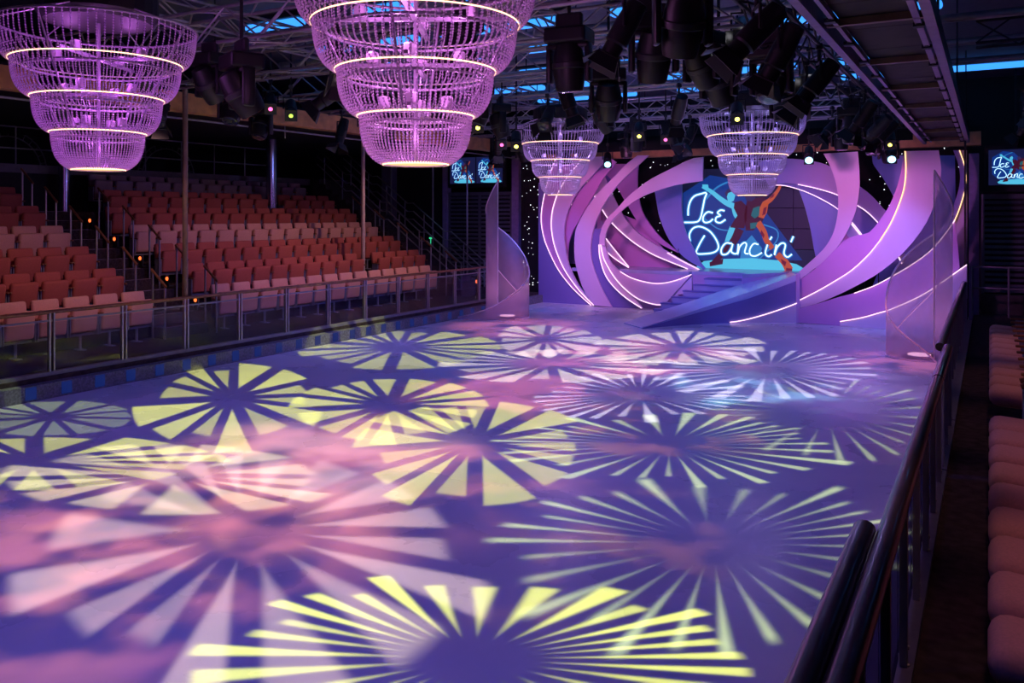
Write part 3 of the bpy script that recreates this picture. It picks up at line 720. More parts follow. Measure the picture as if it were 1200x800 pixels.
set_panel([(1125, 176), (1130.5, 193), (1132.5, 210), (1129.5, 230), (1119, 258), (1100, 290), (1085, 320)], [(1133, 176), (1133.2, 200), (1133.4, 220), (1133.5, 250), (1133.6, 280), (1133.6, 310), (1133.6, 350)], 23.0, VIOLET, 'violet end panel along the far right edge of the set')
RA_A = [(900, 216.5), (920, 214.5), (935, 216), (957.5, 221), (981.5, 228.5), (1005, 241), (1017.5, 249.5), (1029, 261)]
set_panel([(888, 190), (915, 186), (940, 187), (966, 192), (985, 203), (1007, 218), (1022, 230), (1040, 250)], RA_A, 24.5, VIOLET, 'violet arch panel with glowing lower edge over the right of the video wall', [RA_A[2:]])
RB_B = [(905, 217), (920, 217.5), (942.5, 224), (965, 234.5), (982, 245), (998, 260), (1005.5, 269), (1013, 279)]
set_panel([(904, 213), (935, 215), (957, 220), (981, 227), (1005, 240), (1018, 250), (1029, 262), (1030, 270)], RB_B, 24.75, INDIGO, 'indigo arch panel just under the violet arch beside the video wall', ['B'])
set_panel([(936, 222), (942.5, 240.5), (948.5, 263), (951.5, 278), (953.5, 290), (956, 303), (956, 320)], [(985, 240), (988, 255), (990, 270), (990, 285), (988, 298), (980, 310), (960, 320)], 25.0, BLUEP, 'blue-violet panel bordering the right side of the video wall')
set_panel([(1012, 228), (1021, 250), (1022, 275)], [(1040, 248), (1042, 262), (1044, 280)], 25.2, BLUEP, 'blue panel peeping below the star gap on the right')
set_panel([(1022, 182), (1023.5, 192.5), (1034, 207.5), (1047, 230), (1056, 250)], [(1058, 182), (1060, 195), (1064, 210), (1072, 230), (1080, 250)], 25.1, BLUEP, 'blue panel at the top of the set behind the amber sweep')
set_panel([(1098, 182), (1098, 230), (1040, 300), (1020, 340)], [(1119, 182), (1119, 240), (1110, 290), (1100, 340)], 24.9, BLUEP, 'tall blue back panel behind the right gauze spiral')
set_panel([(985, 262), (975, 290), (958, 318)], [(1015, 282), (1000, 300), (985, 322)], 24.3, MAGENTA, 'magenta back panel between the right sickle and the amber sweep')
set_panel([(998, 262), (1006, 272), (1013, 281)], [(990, 272), (998, 282), (1005, 290)], 23.9, LILAC, 'small lilac blade with bright edge beside the right sickle', ['A'], led_r=.014)
set_panel([(1053, 301), (1057, 309)], [(1060, 297), (1064, 305)], 24.0, LILAC, 'small bright-ended lilac tab in the gap of the right wing', ['A'], led_r=.014)
MB().box((-.535, 22.7, 0), (-.495, 22.9, 4.6)).thing('seam_post', BLACK, 'thin black post at the right end of the set', 'post')

# ------------------------------------------------------------------ pictures on screens
def uv_map(origin, ux, uz, nrm):
    o = Vector(origin); ux = Vector(ux); uz = Vector(uz); nrm = Vector(nrm)
    return lambda u, v, d=0.0: o + ux * u + uz * v + nrm * d
# picture coordinates: pixels of the wide screen picture, 0..760 across, 0..640 down
C_TXT = glow('sign_white_blue', (.62, .90, 1.0), 1.7); C_HALO = glow('sign_blue', (.04, .32, .85), .75)
C_LADY = glow('print_pale_blue', (.10, .62, .95), .8); C_RED = glow('print_dark_red', (.11, .012, .045), .45)
C_ORG = glow('print_orange', (.75, .12, .035), .6); C_CY = glow('print_cyan', (.10, .62, .92), .85); C_BEAM = glow('print_blue', (.008, .045, .30), .75)
C_NAVY = glow('print_navy', (.012, .014, .075), .7); C_GRN = glow('print_teal', (.03, .22, .28), .5); C_LB = glow('print_light_beam', (.04, .28, .75), .7)
LET = [
    [(95, 300), (97, 250), (112, 200), (140, 168), (180, 155), (218, 148), (205, 190), (193, 250), (178, 315), (150, 343), (62, 346)],
    [(262, 282), (228, 276), (202, 298), (194, 328), (208, 346), (238, 342), (262, 322)],
    [(340, 268), (312, 264), (292, 282), (312, 300), (284, 312), (280, 338), (310, 348), (346, 326)],
    [(108, 475), (104, 425), (130, 384), (178, 374), (240, 405), (285, 465), (298, 515), (270, 545), (205, 556), (150, 550), (172, 490), (206, 432)],
    [(388, 488), (348, 484), (318, 522), (322, 558), (356, 556), (384, 520), (394, 488), (384, 540), (412, 556), (430, 545)],
    [(432, 490), (426, 560), (440, 510), (468, 482), (486, 492), (474, 548), (500, 556)],
    [(566, 494), (534, 488), (508, 526), (512, 562), (546, 570), (590, 548)],
    [(626, 494), (612, 552), (634, 574), (656, 560)], [(656, 440), (642, 462)],
    [(686, 494), (672, 566), (690, 514), (722, 484), (746, 496), (736, 552), (760, 578), (790, 558)],
    [(800, 438), (782, 478)]]
def flat(mb, m_, path, wd, d):
    pts = smooth_curve([(x, -y, 0) for x, y in path], max(4, len(path) * 4)) if len(path) > 2 else [Vector((x, -y, 0)) for x, y in path]
    L = []; Rr = []
    for i, q in enumerate(pts):
        t = pts[min(i + 1, len(pts) - 1)] - pts[max(i - 1, 0)]
        if t.length < 1e-9: t = Vector((1, 0, 0))
        t.normalize(); nn = Vector((-t.y, t.x, 0))
        wv = wd if not isinstance(wd, (list, tuple)) else wd[0] + (wd[1] - wd[0]) * i / (len(pts) - 1)
        L.append(m_(*(q + nn * wv / 2)[:2], d)); Rr.append(m_(*(q - nn * wv / 2)[:2], d))
    n_ = len(L); mb.add(L + Rr, [(i, i + 1, n_ + i + 1, n_ + i) for i in range(n_ - 1)])
def blob(mb, m_, pts, d):
    vs = [m_(x, -y, d) for x, y in pts]; mb.add(vs, [tuple(range(len(vs)))])
def picture(parent, m_, full=True, e=.004):
    """the show picture: beams, two skaters and the neon lettering, as printed on the screen"""
    mb = MB(); blob(mb, m_, [(240, 30), (420, 60), (610, 270), (860, 600), (180, 600), (60, 480), (60, 150)], e * .5); mb.part('picture_beam', C_BEAM, parent)
    mb = MB(); blob(mb, m_, [(150, 640), (200, 605), (330, 590), (520, 585), (700, 600), (820, 625), (880, 660), (830, 685), (700, 692), (300, 685), (170, 668)], e); mb.part('picture_floor', C_CY, parent)
    mb = MB(); flat(mb, m_, [(215, 190), (290, 110), (400, 60)], 12, e); flat(mb, m_, [(205, 320), (300, 390), (420, 400)], 8, e); flat(mb, m_, [(600, 360), (690, 400), (680, 480), (560, 600)], 9, e)
    blob(mb, m_, [(520, 430), (590, 520), (560, 600), (440, 600), (455, 500)], e * .8); mb.part('picture_swirl', C_LB, parent)
    # lady
    mb = MB(); flat(mb, m_, [(190, 105), (250, 140), (300, 180), (350, 215), (405, 240)], (22, 40), 1.6 * e)
    blob(mb, m_, [(188, 92), (228, 92), (232, 120), (196, 122)], 1.6 * e)
    blob(mb, m_, [(345, 150), (365, 130), (395, 135), (410, 165), (400, 200), (380, 212), (362, 205), (355, 180)], 1.6 * e)
    flat(mb, m_, [(400, 240), (410, 290), (430, 325)], (34, 26), 1.6 * e)
    flat(mb, m_, [(395, 380), (370, 440), (350, 500)], (46, 34), 1.6 * e); mb.part('picture_lady', C_LADY, parent)
    mb = MB(); blob(mb, m_, [(405, 210), (450, 200), (490, 240), (485, 330), (470, 385), (375, 380), (400, 335), (425, 300), (400, 250)], 2.2 * e)
    flat(mb, m_, [(440, 390), (400, 470), (320, 560), (255, 625)], (60, 30), 2.2 * e)
    blob(mb, m_, [(238, 612), (330, 590), (325, 625), (240, 640)], 2.2 * e)
    blob(mb, m_, [(490, 190), (600, 175), (640, 215), (590, 345), (530, 400), (480, 400), (470, 300)], 2.2 * e)
    mb.part('picture_costume', C_RED, parent)
    mb = MB(); flat(mb, m_, [(600, 225), (650, 190), (690, 140), (712, 102)], (36, 18), 2.8 * e)
    blob(mb, m_, [(590, 215), (632, 220), (622, 280), (600, 320), (565, 310), (568, 260)], 2.8 * e)
    flat(mb, m_, [(560, 345), (600, 410), (622, 470), (660, 520)], (46, 34), 2.8 * e)
    flat(mb, m_, [(690, 560), (740, 610), (772, 665)], (44, 56), 2.8 * e); mb.part('picture_man', C_ORG, parent)
    mb = MB(); blob(mb, m_, [(636, 190), (664, 176), (676, 150), (660, 160)], 3.0 * e); blob(mb, m_, [(600, 250), (622, 240), (612, 290), (590, 300)], 3.0 * e)
    blob(mb, m_, [(585, 395), (606, 430), (600, 452), (578, 420)], 3.0 * e); blob(mb, m_, [(716, 590), (752, 610), (744, 640), (722, 620)], 3.0 * e); blob(mb, m_, [(750, 650), (792, 655), (790, 688), (752, 692)], 3.0 * e); mb.part('picture_red_patches', glow('print_deep_red', (.30, .015, .04), .5), parent)  # deep red accent patches of the man's costume
    mb = MB(); blob(mb, m_, [(470, 165), (500, 140), (535, 150), (545, 185), (520, 205), (485, 200)], 3.0 * e); blob(mb, m_, [(340, 150), (360, 122), (395, 125), (385, 140), (362, 150), (352, 180)], 3.0 * e); mb.part('picture_hair', glow('print_plum', (.05, .03, .14), .6), parent)
    mb = MB(); blob(mb, m_, [(530, 250), (575, 235), (570, 300), (540, 320), (515, 300)], 3.2 * e); blob(mb, m_, [(510, 350), (560, 345), (545, 385), (512, 390)], 3.2 * e); mb.part('picture_vest', C_GRN, parent)
    mb = MB(); mb2 = MB()
    for s in LET:
        flat(mb, m_, s, 24, 3.8 * e); flat(mb2, m_, s, 9, 4.6 * e)
    mb.part('picture_lettering_glow', C_HALO, parent); mb2.part('picture_lettering', C_TXT, parent, label='white neon script reading Ice Dancin\'')

# video wall of square panels at Y = 25.85
VY = 25.85
tl = P(790, 200, Y=VY); pr = P(950, 200, Y=VY); sc_u = (pr.x - tl.x) / 914.0
zt = P(870, 200, Y=VY).z; zb = P(870, 340, Y=VY).z; sc_v = (zt - zb) / 800.0
vw = empty('video_wall', ((tl.x + pr.x) / 2, VY, 1.15), 'dark video wall showing two skaters and blue neon show lettering', 'screen')
tile = (pr.x - tl.x) * 230 / 914
x0 = P(797, 260, Y=VY).x; x1 = P(966, 260, Y=VY).x
nx = 5; nz_ = 5; tw = (x1 - x0) / nx; tz0 = 1.16; thh = (4.25 - tz0) / nz_
TILES = [glow('panel_navy', (.012, .013, .06), .55), glow('panel_plum', (.035, .012, .07), .45)]
tm = MB().rbox((0, 0, 0), (tw - .012, .06, thh - .012), .006, None, 1)
tmesh = [tm.mesh('video_panel', t) for t in TILES]
for i in range(nx):
    for j in range(nz_):
        o = bpy.data.objects.new('video_panel', tmesh[1 if (i >= 3 and j >= 1) else 0]); COL.objects.link(o); o.parent = vw
        o.location = Vector((x0 + tw * (i + .5), VY + .03, tz0 + thh * (j + .5))) - Vector(ORG[vw.name])
ov = P(790, 200, Y=VY)
# the picture keeps the oblique scale of the wall: trace is carried through the same plane
pm = lambda u, v, d=0.0: P(790 + u / 5.714, 200 - v / 5.714, Y=VY) + Vector((0, -.004 - d, 0))
picture(vw, pm, e=.004)

# monitors on the side walls
def monitor(name, x, z, wd, ht, y, label, n=1):
    e = empty(name, (x + wd * n / 2, y, z - ht - .1), label, 'screen')
    MB().rbox((x + wd * n / 2, y + .06, z - ht / 2 - .03), (wd * n + .16, .12, ht + .24), .02, None, 1).part('casing', BLACK, e)
    for k in range(n):
        xx = x + wd * k
        MB().box((xx + .02, y - .008, z - ht), (xx + wd - .02, y, z)).part('display', C_NAVY, e)
        su = (wd - .04) / 900.; sv = ht / 700.
        m_ = lambda u, v, d=0.0, xx=xx: Vector((xx + .02 + u * su, y - .010 - d, z + v * sv))
        picture(e, m_, e=.0015)
    MB().box((x + wd * n / 2 - .02, y + .02, z + .05), (x + wd * n / 2 + .02, y + .06, 6.6)).part('hanger', DARK2, e)
    return e
monitor('twin_monitor', -16.98, 4.86, 1.12, .93, 25.2, 'pair of monitors showing the skaters picture above the left louvre', 2)
monitor('monitor', -.05, 4.50, 1.25, .92, 25.2, 'single monitor showing the skaters picture on the right wall')
# louvres, side columns
LOUV = mat('louvre_metal', (.16, .16, .20), .45, .4)
def louvre(x0, x1, z0, z1, y, label):
    e = empty('louvre', ((x0 + x1) / 2, y, z0), label, 'louvre')
    MB().box((x0, y + .05, z0), (x1, y + .10, z1)).part('backing', BLACK, e)
    for k in (x0, (x0 + x1) / 2 - .04, x1 - .08): MB().box((k, y - .04, z0), (k + .08, y + .05, z1)).part('mullion', LOUV, e)
    MB().box((x0, y - .06, z1 - .12), (x1, y + .05, z1)).part('head', LOUV, e)
    n_ = int((z1 - z0) / .145)
    base = MB().box((x0 + .08, -.02, -.05), (x1 - .08, .01, .03)).xform(Matrix.Rotation(math.radians(-28), 4, 'X')).mesh('slat', LOUV, False, ((x0 + x1) / 2, 0, 0))
    for i in range(n_):
        o = bpy.data.objects.new('slat', base); COL.objects.link(o); o.parent = e
        o.location = (0, .0, .08 + .145 * i)
louvre(-17.15, -14.45, .30, 3.62, 25.35, 'dark grey horizontal louvre below the twin monitors')
louvre(-.20, 3.4, .30, 3.35, 25.35, 'dark grey horizontal louvre below the right monitor')
VC = mat('violet_post', (.30, .24, .46), .5)
struct('trim_1', (-14.40, 25.2, 0), (-13.98, 25.5, 4.95), VC, 'violet lit pilaster right of the left louvre')
struct('trim_2', (-17.30, 25.2, 0), (-17.12, 25.5, 4.95), VC, 'violet lit pilaster left of the left louvre')
struct('trim_3', (-.46, 24.0, 0), (-.24, 24.3, 4.35), VC, 'violet lit pilaster between the set and the right louvre')
struct('trim_4', (-.24, 24.9, 3.40), (3.6, 25.1, 3.52), BLACK, 'dark shelf below the right monitor')

# ------------------------------------------------------------------ gauze spirals
def spiral(cx, cy, r, mirror, label, ztip):
    d = Vector((cx, cy, 0)).normalized(); rt = Vector((d.y, -d.x, 0)); tw_ = -d
    sg = -1 if mirror else 1
    e = empty('gauze_spiral', (cx, cy, 0), label, 'sculpture')
    keys = [(172, .02, 2.35), (150, .17, 1.75), (120, .38, 1.22), (90, .60, 1.0), (45, .92, 1.0), (0, 1.22, 1.0), (-45, 1.75, 1.0), (-90, 2.25, 1.0), (-135, 2.6, 1.0), (-180, 2.95, .98), (-210, 3.3, .92), (-240, 3.72, .85)]
    if mirror: keys = [(118, .02, 1.0), (105, .16, 1.0), (90, .30, 1.0), (45, .66, 1.0)] + [(a_, z_ * (.88 if a_ == 0 else 1), r_) for a_, z_, r_ in keys[5:]]
    top = smooth_curve([(k[0], k[1], k[2]) for k in [(a_, z_, r_) for a_, z_, r_ in keys]], 90)
    pts = []
    for q in top:
        a_ = math.radians(q.x); rr = r * q.z
        pos = Vector((cx, cy, 0)) + rt * (sg * rr * math.cos(a_)) + tw_ * (rr * math.sin(a_))
        pts.append((pos, q.y * ztip / 3.72))
    vs = []; fs = []; rows = 9
    for pos, z in pts:
        for j in range(rows): vs.append(pos + Vector((0, 0, z * j / (rows - 1) + .005)))
    for i in range(len(pts) - 1):
        for j in range(rows - 1):
            A = i * rows + j; fs.append((A, A + rows, A + rows + 1, A + 1))
    s = MB().add(vs, fs).part('gauze_sheet', GAUZE, e, True)
    md = s.modifiers.new('thick', 'SOLIDIFY'); md.thickness = .006
    HEM = mat('hem_wire', (.92, .80, .95), .4)
    MB().tube([p_ + Vector((0, 0, z)) for p_, z in pts], .018, 6).part('hem', HEM, e, True)
    MB().tube([pts[-1][0] + Vector((0, 0, .01)), pts[-1][0] + Vector((0, 0, pts[-1][1]))], .014, 6).part('hem', HEM, e, True)
    MB().tube([p_ + Vector((0, 0, .02)) for p_, z in pts[22:75]], .014, 6).part('base_hoop', HEM, e, True)
    inner = [Vector((cx, cy, 0)) + rt * (sg * r * .9 * math.cos(math.radians(-170 + 1.9 * j))) * 1 + tw_ * (r * .9 * math.sin(math.radians(-170 + 1.9 * j))) + Vector((0, 0, 2.0 - 1.55 * (j / 70) ** .8)) for j in range(0, 71, 5)]
    MB().tube(inner, .012, 6).part('inner_wire', HEM, e, True)
    MB().lathe([(r * .55, 0), (r * .55, .03), (r * .5, .05)], 20, (cx, cy, 0)).part('lamp_base', DARK2, e)
    MB().lathe([(r * .35, .05), (r * .35, .065)], 20, (cx, cy, 0)).part('lamp_lens', glow('uplight_lens', (1, .5, .8), 1.5), e)
    ld = bpy.data.lights.new('spiral_uplight', 'SPOT'); ld.energy = 26; ld.color = (1.0, .42, .72); ld.spot_size = 2.2; ld.spot_blend = .8; ld.shadow_soft_size = .08
    lo = bpy.data.objects.new('spiral_uplight', ld); COL.objects.link(lo); lo.location = (cx, cy, .10); lo.rotation_euler = (PI, 0, 0)
spiral(-11.46, 19.82, .60, False, 'translucent lilac gauze spiral on the ice at the left end of the stage', 3.72)
spiral(-1.21, 18.3, .60, True, 'translucent lilac gauze spiral on the ice at the right end of the stage', 3.66)

# ================================================================== RIGHT SIDE
BARP = mat('barrier_panel', (.07, .06, .08), .4)
BGLASS = glass_material('dark_barrier_glass', (.42, .40, .46), .08)
def barrier(x, y0, y1, label, ztop=1.215):
    e = empty('rink_barrier', (x, (y0 + y1) / 2, 0), label, 'barrier')
    mb = MB(); n_ = 14
    prof = [(.055 * math.cos(2 * PI * k / n_), .05 * math.sin(2 * PI * k / n_)) for k in range(n_)]
    vs = [(x + a_, yy, ztop + b_) for yy in (y0, y1) for a_, b_ in prof]
    mb.add(vs, [(k, (k + 1) % n_, n_ + (k + 1) % n_, n_ + k) for k in range(n_)] + [tuple(range(n_)), tuple(range(n_, 2 * n_))])
    mb.part('handrail', DWOOD, e, True)
    MB().box((x - .02, y0, .22), (-.358 if (x > -.5 or y0 > 5) else x + .055, y1, .36)).part('base_rail', mat('barrier_plate', (.26, .25, .32), .4, .6), e)
    k = 0; yy = y0 + .1
    while yy < y1:
        p = MB().box((x + .01, yy - .03, 0.0 if x < -.5 else .10), (x + .05, yy + .03, ztop - .03)).part('post', GREYM, e)
        for zz in (.36, .46): MB().lathe([(.014, 0), (.012, .008)], 8).xform(Matrix.Translation((x + .05, yy, zz)) @ Matrix.Rotation(PI / 2, 4, 'Y')).part('bolt', STEEL, p)
        y2 = min(yy + .9, y1)
        MB().box((x - .006, yy + .04, .40), (x + .006, y2 - .04, ztop - .07)).part('glass_panel', BGLASS, e)
        yy += .9
    return e
barrier(-.436, 2.2, 9.0, 'dark wood-topped rink barrier along the right of the ice')
barrier(-.549, .9, 4.55, 'nearest short barrier rail at the bottom right of the picture')
barrier(-.520, 11.3, 22.2, 'far barrier rail running towards the right end of the stage')
barrier(-.436, 9.05, 11.25, 'middle barrier rail between the near and far right sections')
# seats folded down, facing the ice
rsp = seat_proto(False); RK_ = kids_of(rsp)
def rseat(y, label, group, up=False):
    dup(rsp if not up else sp, RK_ if not up else SK, (.52, y, .30), PI, label, group, {'backrest': UPH['pale'], 'seat_cushion': UPH['pale']})
for i in range(9):
    rseat(4.55 + .585 * i, 'open pink seat, %s from the picture bottom in the right front row' % ORD[i], 'open seats along the right barrier')
for i in range(11):
    rseat(11.0 + .60 * i, 'open pink seat, %s beyond the right aisle in the front row' % ORD[i], 'open seats along the right barrier')
for y, lab in ((10.15, 'wood-topped double handrail beside the right aisle step'),):
    e = empty('aisle_handrail', (.45, y, .30), lab, 'handrail')
    for dy in (0, .35):
        MB().tube([(.28, y + dy, 1.02), (1.0, y + dy, 1.30)], .028, 8).part('grip', WOOD, e, True)
        for x in (.32, .42): MB().tube([(x, y + dy, .30), (x, y + dy, 1.04 + (x - .28) * .38)], .018, 8).part('post', STEEL, e)
        MB().tube([(.95, y + dy, .72), (.95, y + dy, 1.28)], .018, 8).part('post', STEEL, e)
e = empty('step_light', (.55, 9.96, .30), 'round orange step light at the right aisle', 'step light')
MB().box((.40, 9.97, .30), (.75, 10.01, .72)).part('plate', GREYM, e)
MB().lathe([(.05, 0), (.045, .02), (.02, .03)], 14).xform(Matrix.Translation((.55, 9.965, .55)) @ Matrix.Rotation(PI / 2, 4, 'X')).part('lens', OR, e)
e = empty('end_railing', (.2, 23.8, .30), 'grey pipe railing closing the far end of the right walkway', 'railing')
for z in (1.0, 1.52): MB().tube([(-.38, 23.7, z), (1.2, 23.7, z)], .025, 8).part('rail', GREYM, e)
for x in (-.38, .4, 1.2): MB().tube([(x, 23.7, .30), (x, 23.7, 1.54)], .025, 8).part('post', GREYM, e)
MB().box((-.2, 24.4, .30), (2.6, 24.7, .78)).thing('end_step', mat('kick_metal', (.30, .27, .25), .3, .8), 'low metal-faced step below the right louvre', 'step')

# ================================================================== CHANDELIERS
def bead_material(name, col):
    m = bpy.data.materials.new(name); m.use_nodes = True; nt = m.node_tree; nt.nodes.clear()
    df = nt.nodes.new('ShaderNodeBsdfDiffuse'); df.inputs[0].default_value = (*col, 1)
    tl = nt.nodes.new('ShaderNodeBsdfTranslucent'); tl.inputs[0].default_value = (*col, 1)
    gl = nt.nodes.new('ShaderNodeBsdfGlossy'); gl.inputs['Roughness'].default_value = .25
    m1 = nt.nodes.new('ShaderNodeMixShader'); m1.inputs[0].default_value = .7
    m2 = nt.nodes.new('ShaderNodeMixShader'); m2.inputs[0].default_value = .12
    out = nt.nodes.new('ShaderNodeOutputMaterial')
    nt.links.new(df.outputs[0], m1.inputs[1]); nt.links.new(tl.outputs[0], m1.inputs[2]); nt.links.new(m1.outputs[0], m2.inputs[1]); nt.links.new(gl.outputs[0], m2.inputs[2])
    nt.links.new(m2.outputs[0], out.inputs[0]); MATS[name] = m; return m
BEAD = bead_material('crystal_bead', (.86, .72, .90))
RINGG = glow('warm_ring_light', (1.0, .56, .32), 3.4)
CHF = mat('chandelier_frame', (.42, .36, .46), .4, .5)
RAD = [.27, .485, .67, .868, 1.03]; ZS = [0, .40, .78, 1.17, 1.56]
def tier_mesh(k, n=82, pitch=.0262, rb=.0118):
    r0, r1, z0, z1 = RAD[k], RAD[k + 1], ZS[k], ZS[k + 1]
    prof = []; N = 60
    for i in range(N + 1):
        t = i / N                                   # t from the top of the tier downwards
        rr = (r1 - .012) - (r1 - .012 - r0 - .012) * (.18 * t + .82 * t ** 3.2)
        prof.append((rr, z1 - (z1 - z0) * (1 - (1 - t) ** 1.25)))
    L = [0]
    for a_, b_ in zip(prof, prof[1:]): L.append(L[-1] + math.hypot(b_[0] - a_[0], b_[1] - a_[1]))
    cnt = int(L[-1] / pitch); spots = []; j = 0
    for i in range(cnt):
        s_ = L[-1] * (i + .5) / cnt
        while L[j + 1] < s_: j += 1
        t = (s_ - L[j]) / (L[j + 1] - L[j]); spots.append((prof[j][0] + (prof[j + 1][0] - prof[j][0]) * t, prof[j][1] + (prof[j + 1][1] - prof[j][1]) * t))
    mb = MB(); fsO = [(0, 2, 4), (2, 1, 4), (1, 3, 4), (3, 0, 4), (2, 0, 5), (1, 2, 5), (3, 1, 5), (0, 3, 5)]
    vs = []; fs_ = []
    for q in range(n):
        a_ = 2 * PI * q / n; ca, sa = math.cos(a_), math.sin(a_)
        for rr, z in spots:
            o_ = len(vs); x, y = rr * ca, rr * sa
            vs += [(x + rb, y, z), (x - rb, y, z), (x, y + rb, z), (x, y - rb, z), (x, y, z + rb * 1.25), (x, y, z - rb * 1.25)]
            fs_ += [tuple(i + o_ for i in f_) for f_ in fsO]
    mb.v = vs; mb.f = fs_
    me = bpy.data.meshes.new('bead_strands'); me.from_pydata(vs, [], fs_); me.update(); me.materials.append(BEAD)
    return me
TM = [tier_mesh(k) for k in range(4)]
def ring(r, z, tr, n=72):
    return MB().tube([(r * math.cos(2 * PI * i / n), r * math.sin(2 * PI * i / n), z) for i in range(n)], tr, 6, closed=True)
def band(r, z, h, t):
    return MB().lathe([(r, z - h), (r, z + h)], 72).v, [(i, (i + 1) % 72, 72 + (i + 1) % 72, 72 + i) for i in range(72)]
def led_band(r, z, h):
    mb = MB()
    for rr in (r, r + .004):
        v_, f_ = band(rr, z, h, 0); mb.add(v_, f_)
    me = mb.mesh('light_ring', CHF); me.materials.append(RINGG)
    for p in me.polygons:
        p.material_index = 1 if sum(math.hypot(*me.vertices[i].co[:2]) for i in p.vertices) / len(p.vertices) > r + .002 - .0008 else 0
    return me
RM = [led_band(RAD[k] + .004, ZS[k] - .004, .006 if k else .010) for k in range(4)]
TOPR = ring(RAD[4], ZS[4], .014).mesh('top_ring', CHF)
HOOPS = [ring(RAD[k] * .86, ZS[k] - .07, .012, 48).mesh('inner_hoop', CHF) for k in (1, 2, 3)]
BAR = []
for k in (1, 2, 3):
    mb = MB()
    BAR.append(mb.box((-RAD[k] * .93, -.022, ZS[k] + .035), (RAD[k] * .93, .022, ZS[k] + .065)).mesh('cross_bar', CHF))
ROD = MB().tube([(0, 0, .02), (0, 0, 1.75)], .02, 8).mesh('centre_rod', CHF)
LAMPM = MB().rbox((0, 0, 0), (.08, .08, .10), .015).mesh('lamp', mat('lamp_housing', (.6, .5, .62), .4))
BOTM = MB().lathe([(.245, -.006), (.245, .004)], 40).mesh('bottom_diffuser', glow('warm_diffuser', (1.0, .55, .22), 1.3))
SLANT = [MB().tube([(RAD[4] * .98 * math.cos(a_), RAD[4] * .98 * math.sin(a_), ZS[4]), (RAD[1] * .95 * math.cos(a_), RAD[1] * .95 * math.sin(a_), ZS[1] + .05)], .012, 6).mesh('stay', CHF) for a_ in (.4, .4 + PI / 2, .4 + PI, .4 + 1.5 * PI)]
WIN = MB().lathe([(.55, 1.62), (.62, 1.70), (.62, 1.95), (.5, 2.02)], 28).mesh('winch_drum', BLACK)
CAB = [MB().tube([(x, y, 1.98), (x, y, 3.36)], .012, 6).mesh('cable', BLACK) for x, y in ((.3, 0), (-.15, .26), (-.15, -.26))]
TCAB = [MB().tube([(RAD[4] * math.cos(a_), RAD[4] * math.sin(a_), ZS[4]), (.58 * math.cos(a_), .58 * math.sin(a_), 1.72)], .008, 5).mesh('hanger_wire', CHF) for a_ in [2 * PI * i / 6 for i in range(6)]]
for x, y, z, colr, en, lab in ((-8.6, 5.8, 3.31, (.66, .15, .92), 8.5, 'magenta beaded tiered chandelier hanging over the near left of the ice'),
                               (-4.22, 5.75, 3.235, (.85, .26, .88), 10.5, 'large pink beaded tiered chandelier cut off by the top picture edge'),
                               (-8.6, 17.3, 3.27, (.56, .34, 1.0), 11, 'small lilac beaded chandelier in front of the left end of the stage set'),
                               (-4.1, 16.8, 3.20, (.40, .32, 1.0), 11, 'small bluish beaded chandelier in front of the video wall')):
    e = empty('chandelier', (x, y, z), lab, 'chandelier')
    def lk(me, **kw):
        o = bpy.data.objects.new(me.name.split('.')[0], me); COL.objects.link(o); o.parent = e
        for q, v in kw.items(): setattr(o, q, v)
        return o
    for me in TM: lk(me)['kind'] = 'stuff'
    for me in HOOPS + RM + [TOPR] + [ROD, BOTM, WIN] + SLANT + CAB + TCAB: lk(me)
    for i, me in enumerate(BAR):
        lk(me, rotation_euler=(0, 0, .5)); lk(me, rotation_euler=(0, 0, .5 + PI / 2))
        for j in range(4):
            a_ = .5 + j * PI / 2; rr = RAD[i + 1] * .55
            lk(LAMPM, location=(rr * math.cos(a_), rr * math.sin(a_), ZS[i + 1] + .12))

    npt = 5 if y < 10 else 3
    for k in range(4):
        for q in range(npt):
            a_ = 2 * PI * (q + .5 * k) / npt; rr = RAD[k + 1] * .52
            ld = bpy.data.lights.new('chandelier_lamp', 'POINT'); ld.energy = en * (1.0, 1.3, 1.8, 2.2)[k] / npt; ld.color = colr; ld.shadow_soft_size = .03
            lo = bpy.data.objects.new('chandelier_lamp', ld); COL.objects.link(lo); lo.parent = e; lo.location = (rr * math.cos(a_), rr * math.sin(a_), ZS[k] + .24)

# ================================================================== CEILING RIG
def truss(a, b, label, size=.42, group='lighting trusses', m=TRUSS, r=.026, seg=.62):
    a = Vector(a); b = Vector(b); d = (b - a); Ln = d.length; d.normalize()
    sidev = d.cross(Vector((0, 0, 1))).normalized(); up = Vector((0, 0, 1))
    cs = [sidev * sx * size / 2 + up * sz * size / 2 for sx, sz in ((-1, -1), (1, -1), (1, 1), (-1, 1))]
    e = empty('lighting_truss', tuple((a + b) / 2 - up * size / 2), label, 'truss', group)
    for c_ in cs: MB().tube([a + c_, b + c_], r, 7).part('chord', m, e)
    n_ = max(2, int(Ln / seg)); 
    for f_ in range(4):
        c0, c1 = cs[f_], cs[(f_ + 1) % 4]; mb = MB()
        path = []
        for i in range(n_ + 1):
            path.append(a + d * (Ln * i / n_) + (c0 if i % 2 == 0 else c1))
        for p0, p1 in zip(path, path[1:]): mb.tube([p0, p1], r * .55, 5)
        mb.part('lattice', m, e)
    for t in (.15, .5, .85):
        q = a + d * (Ln * t) + up * (size / 2)
        MB().tube([q, Vector((q.x, q.y, 6.61))], .012, 5).part('hanger', BLACK, e)
    return e
ty = [8.0, 10.0, 12.2, 14.4, 19.0, 20.9]
for i, y in enumerate(ty):
    truss((-13.2, y, 5.34), (-2.6, y, 5.34), 'grey lattice truss spanning the rink, %s from the viewer' % ORD[i], .46)
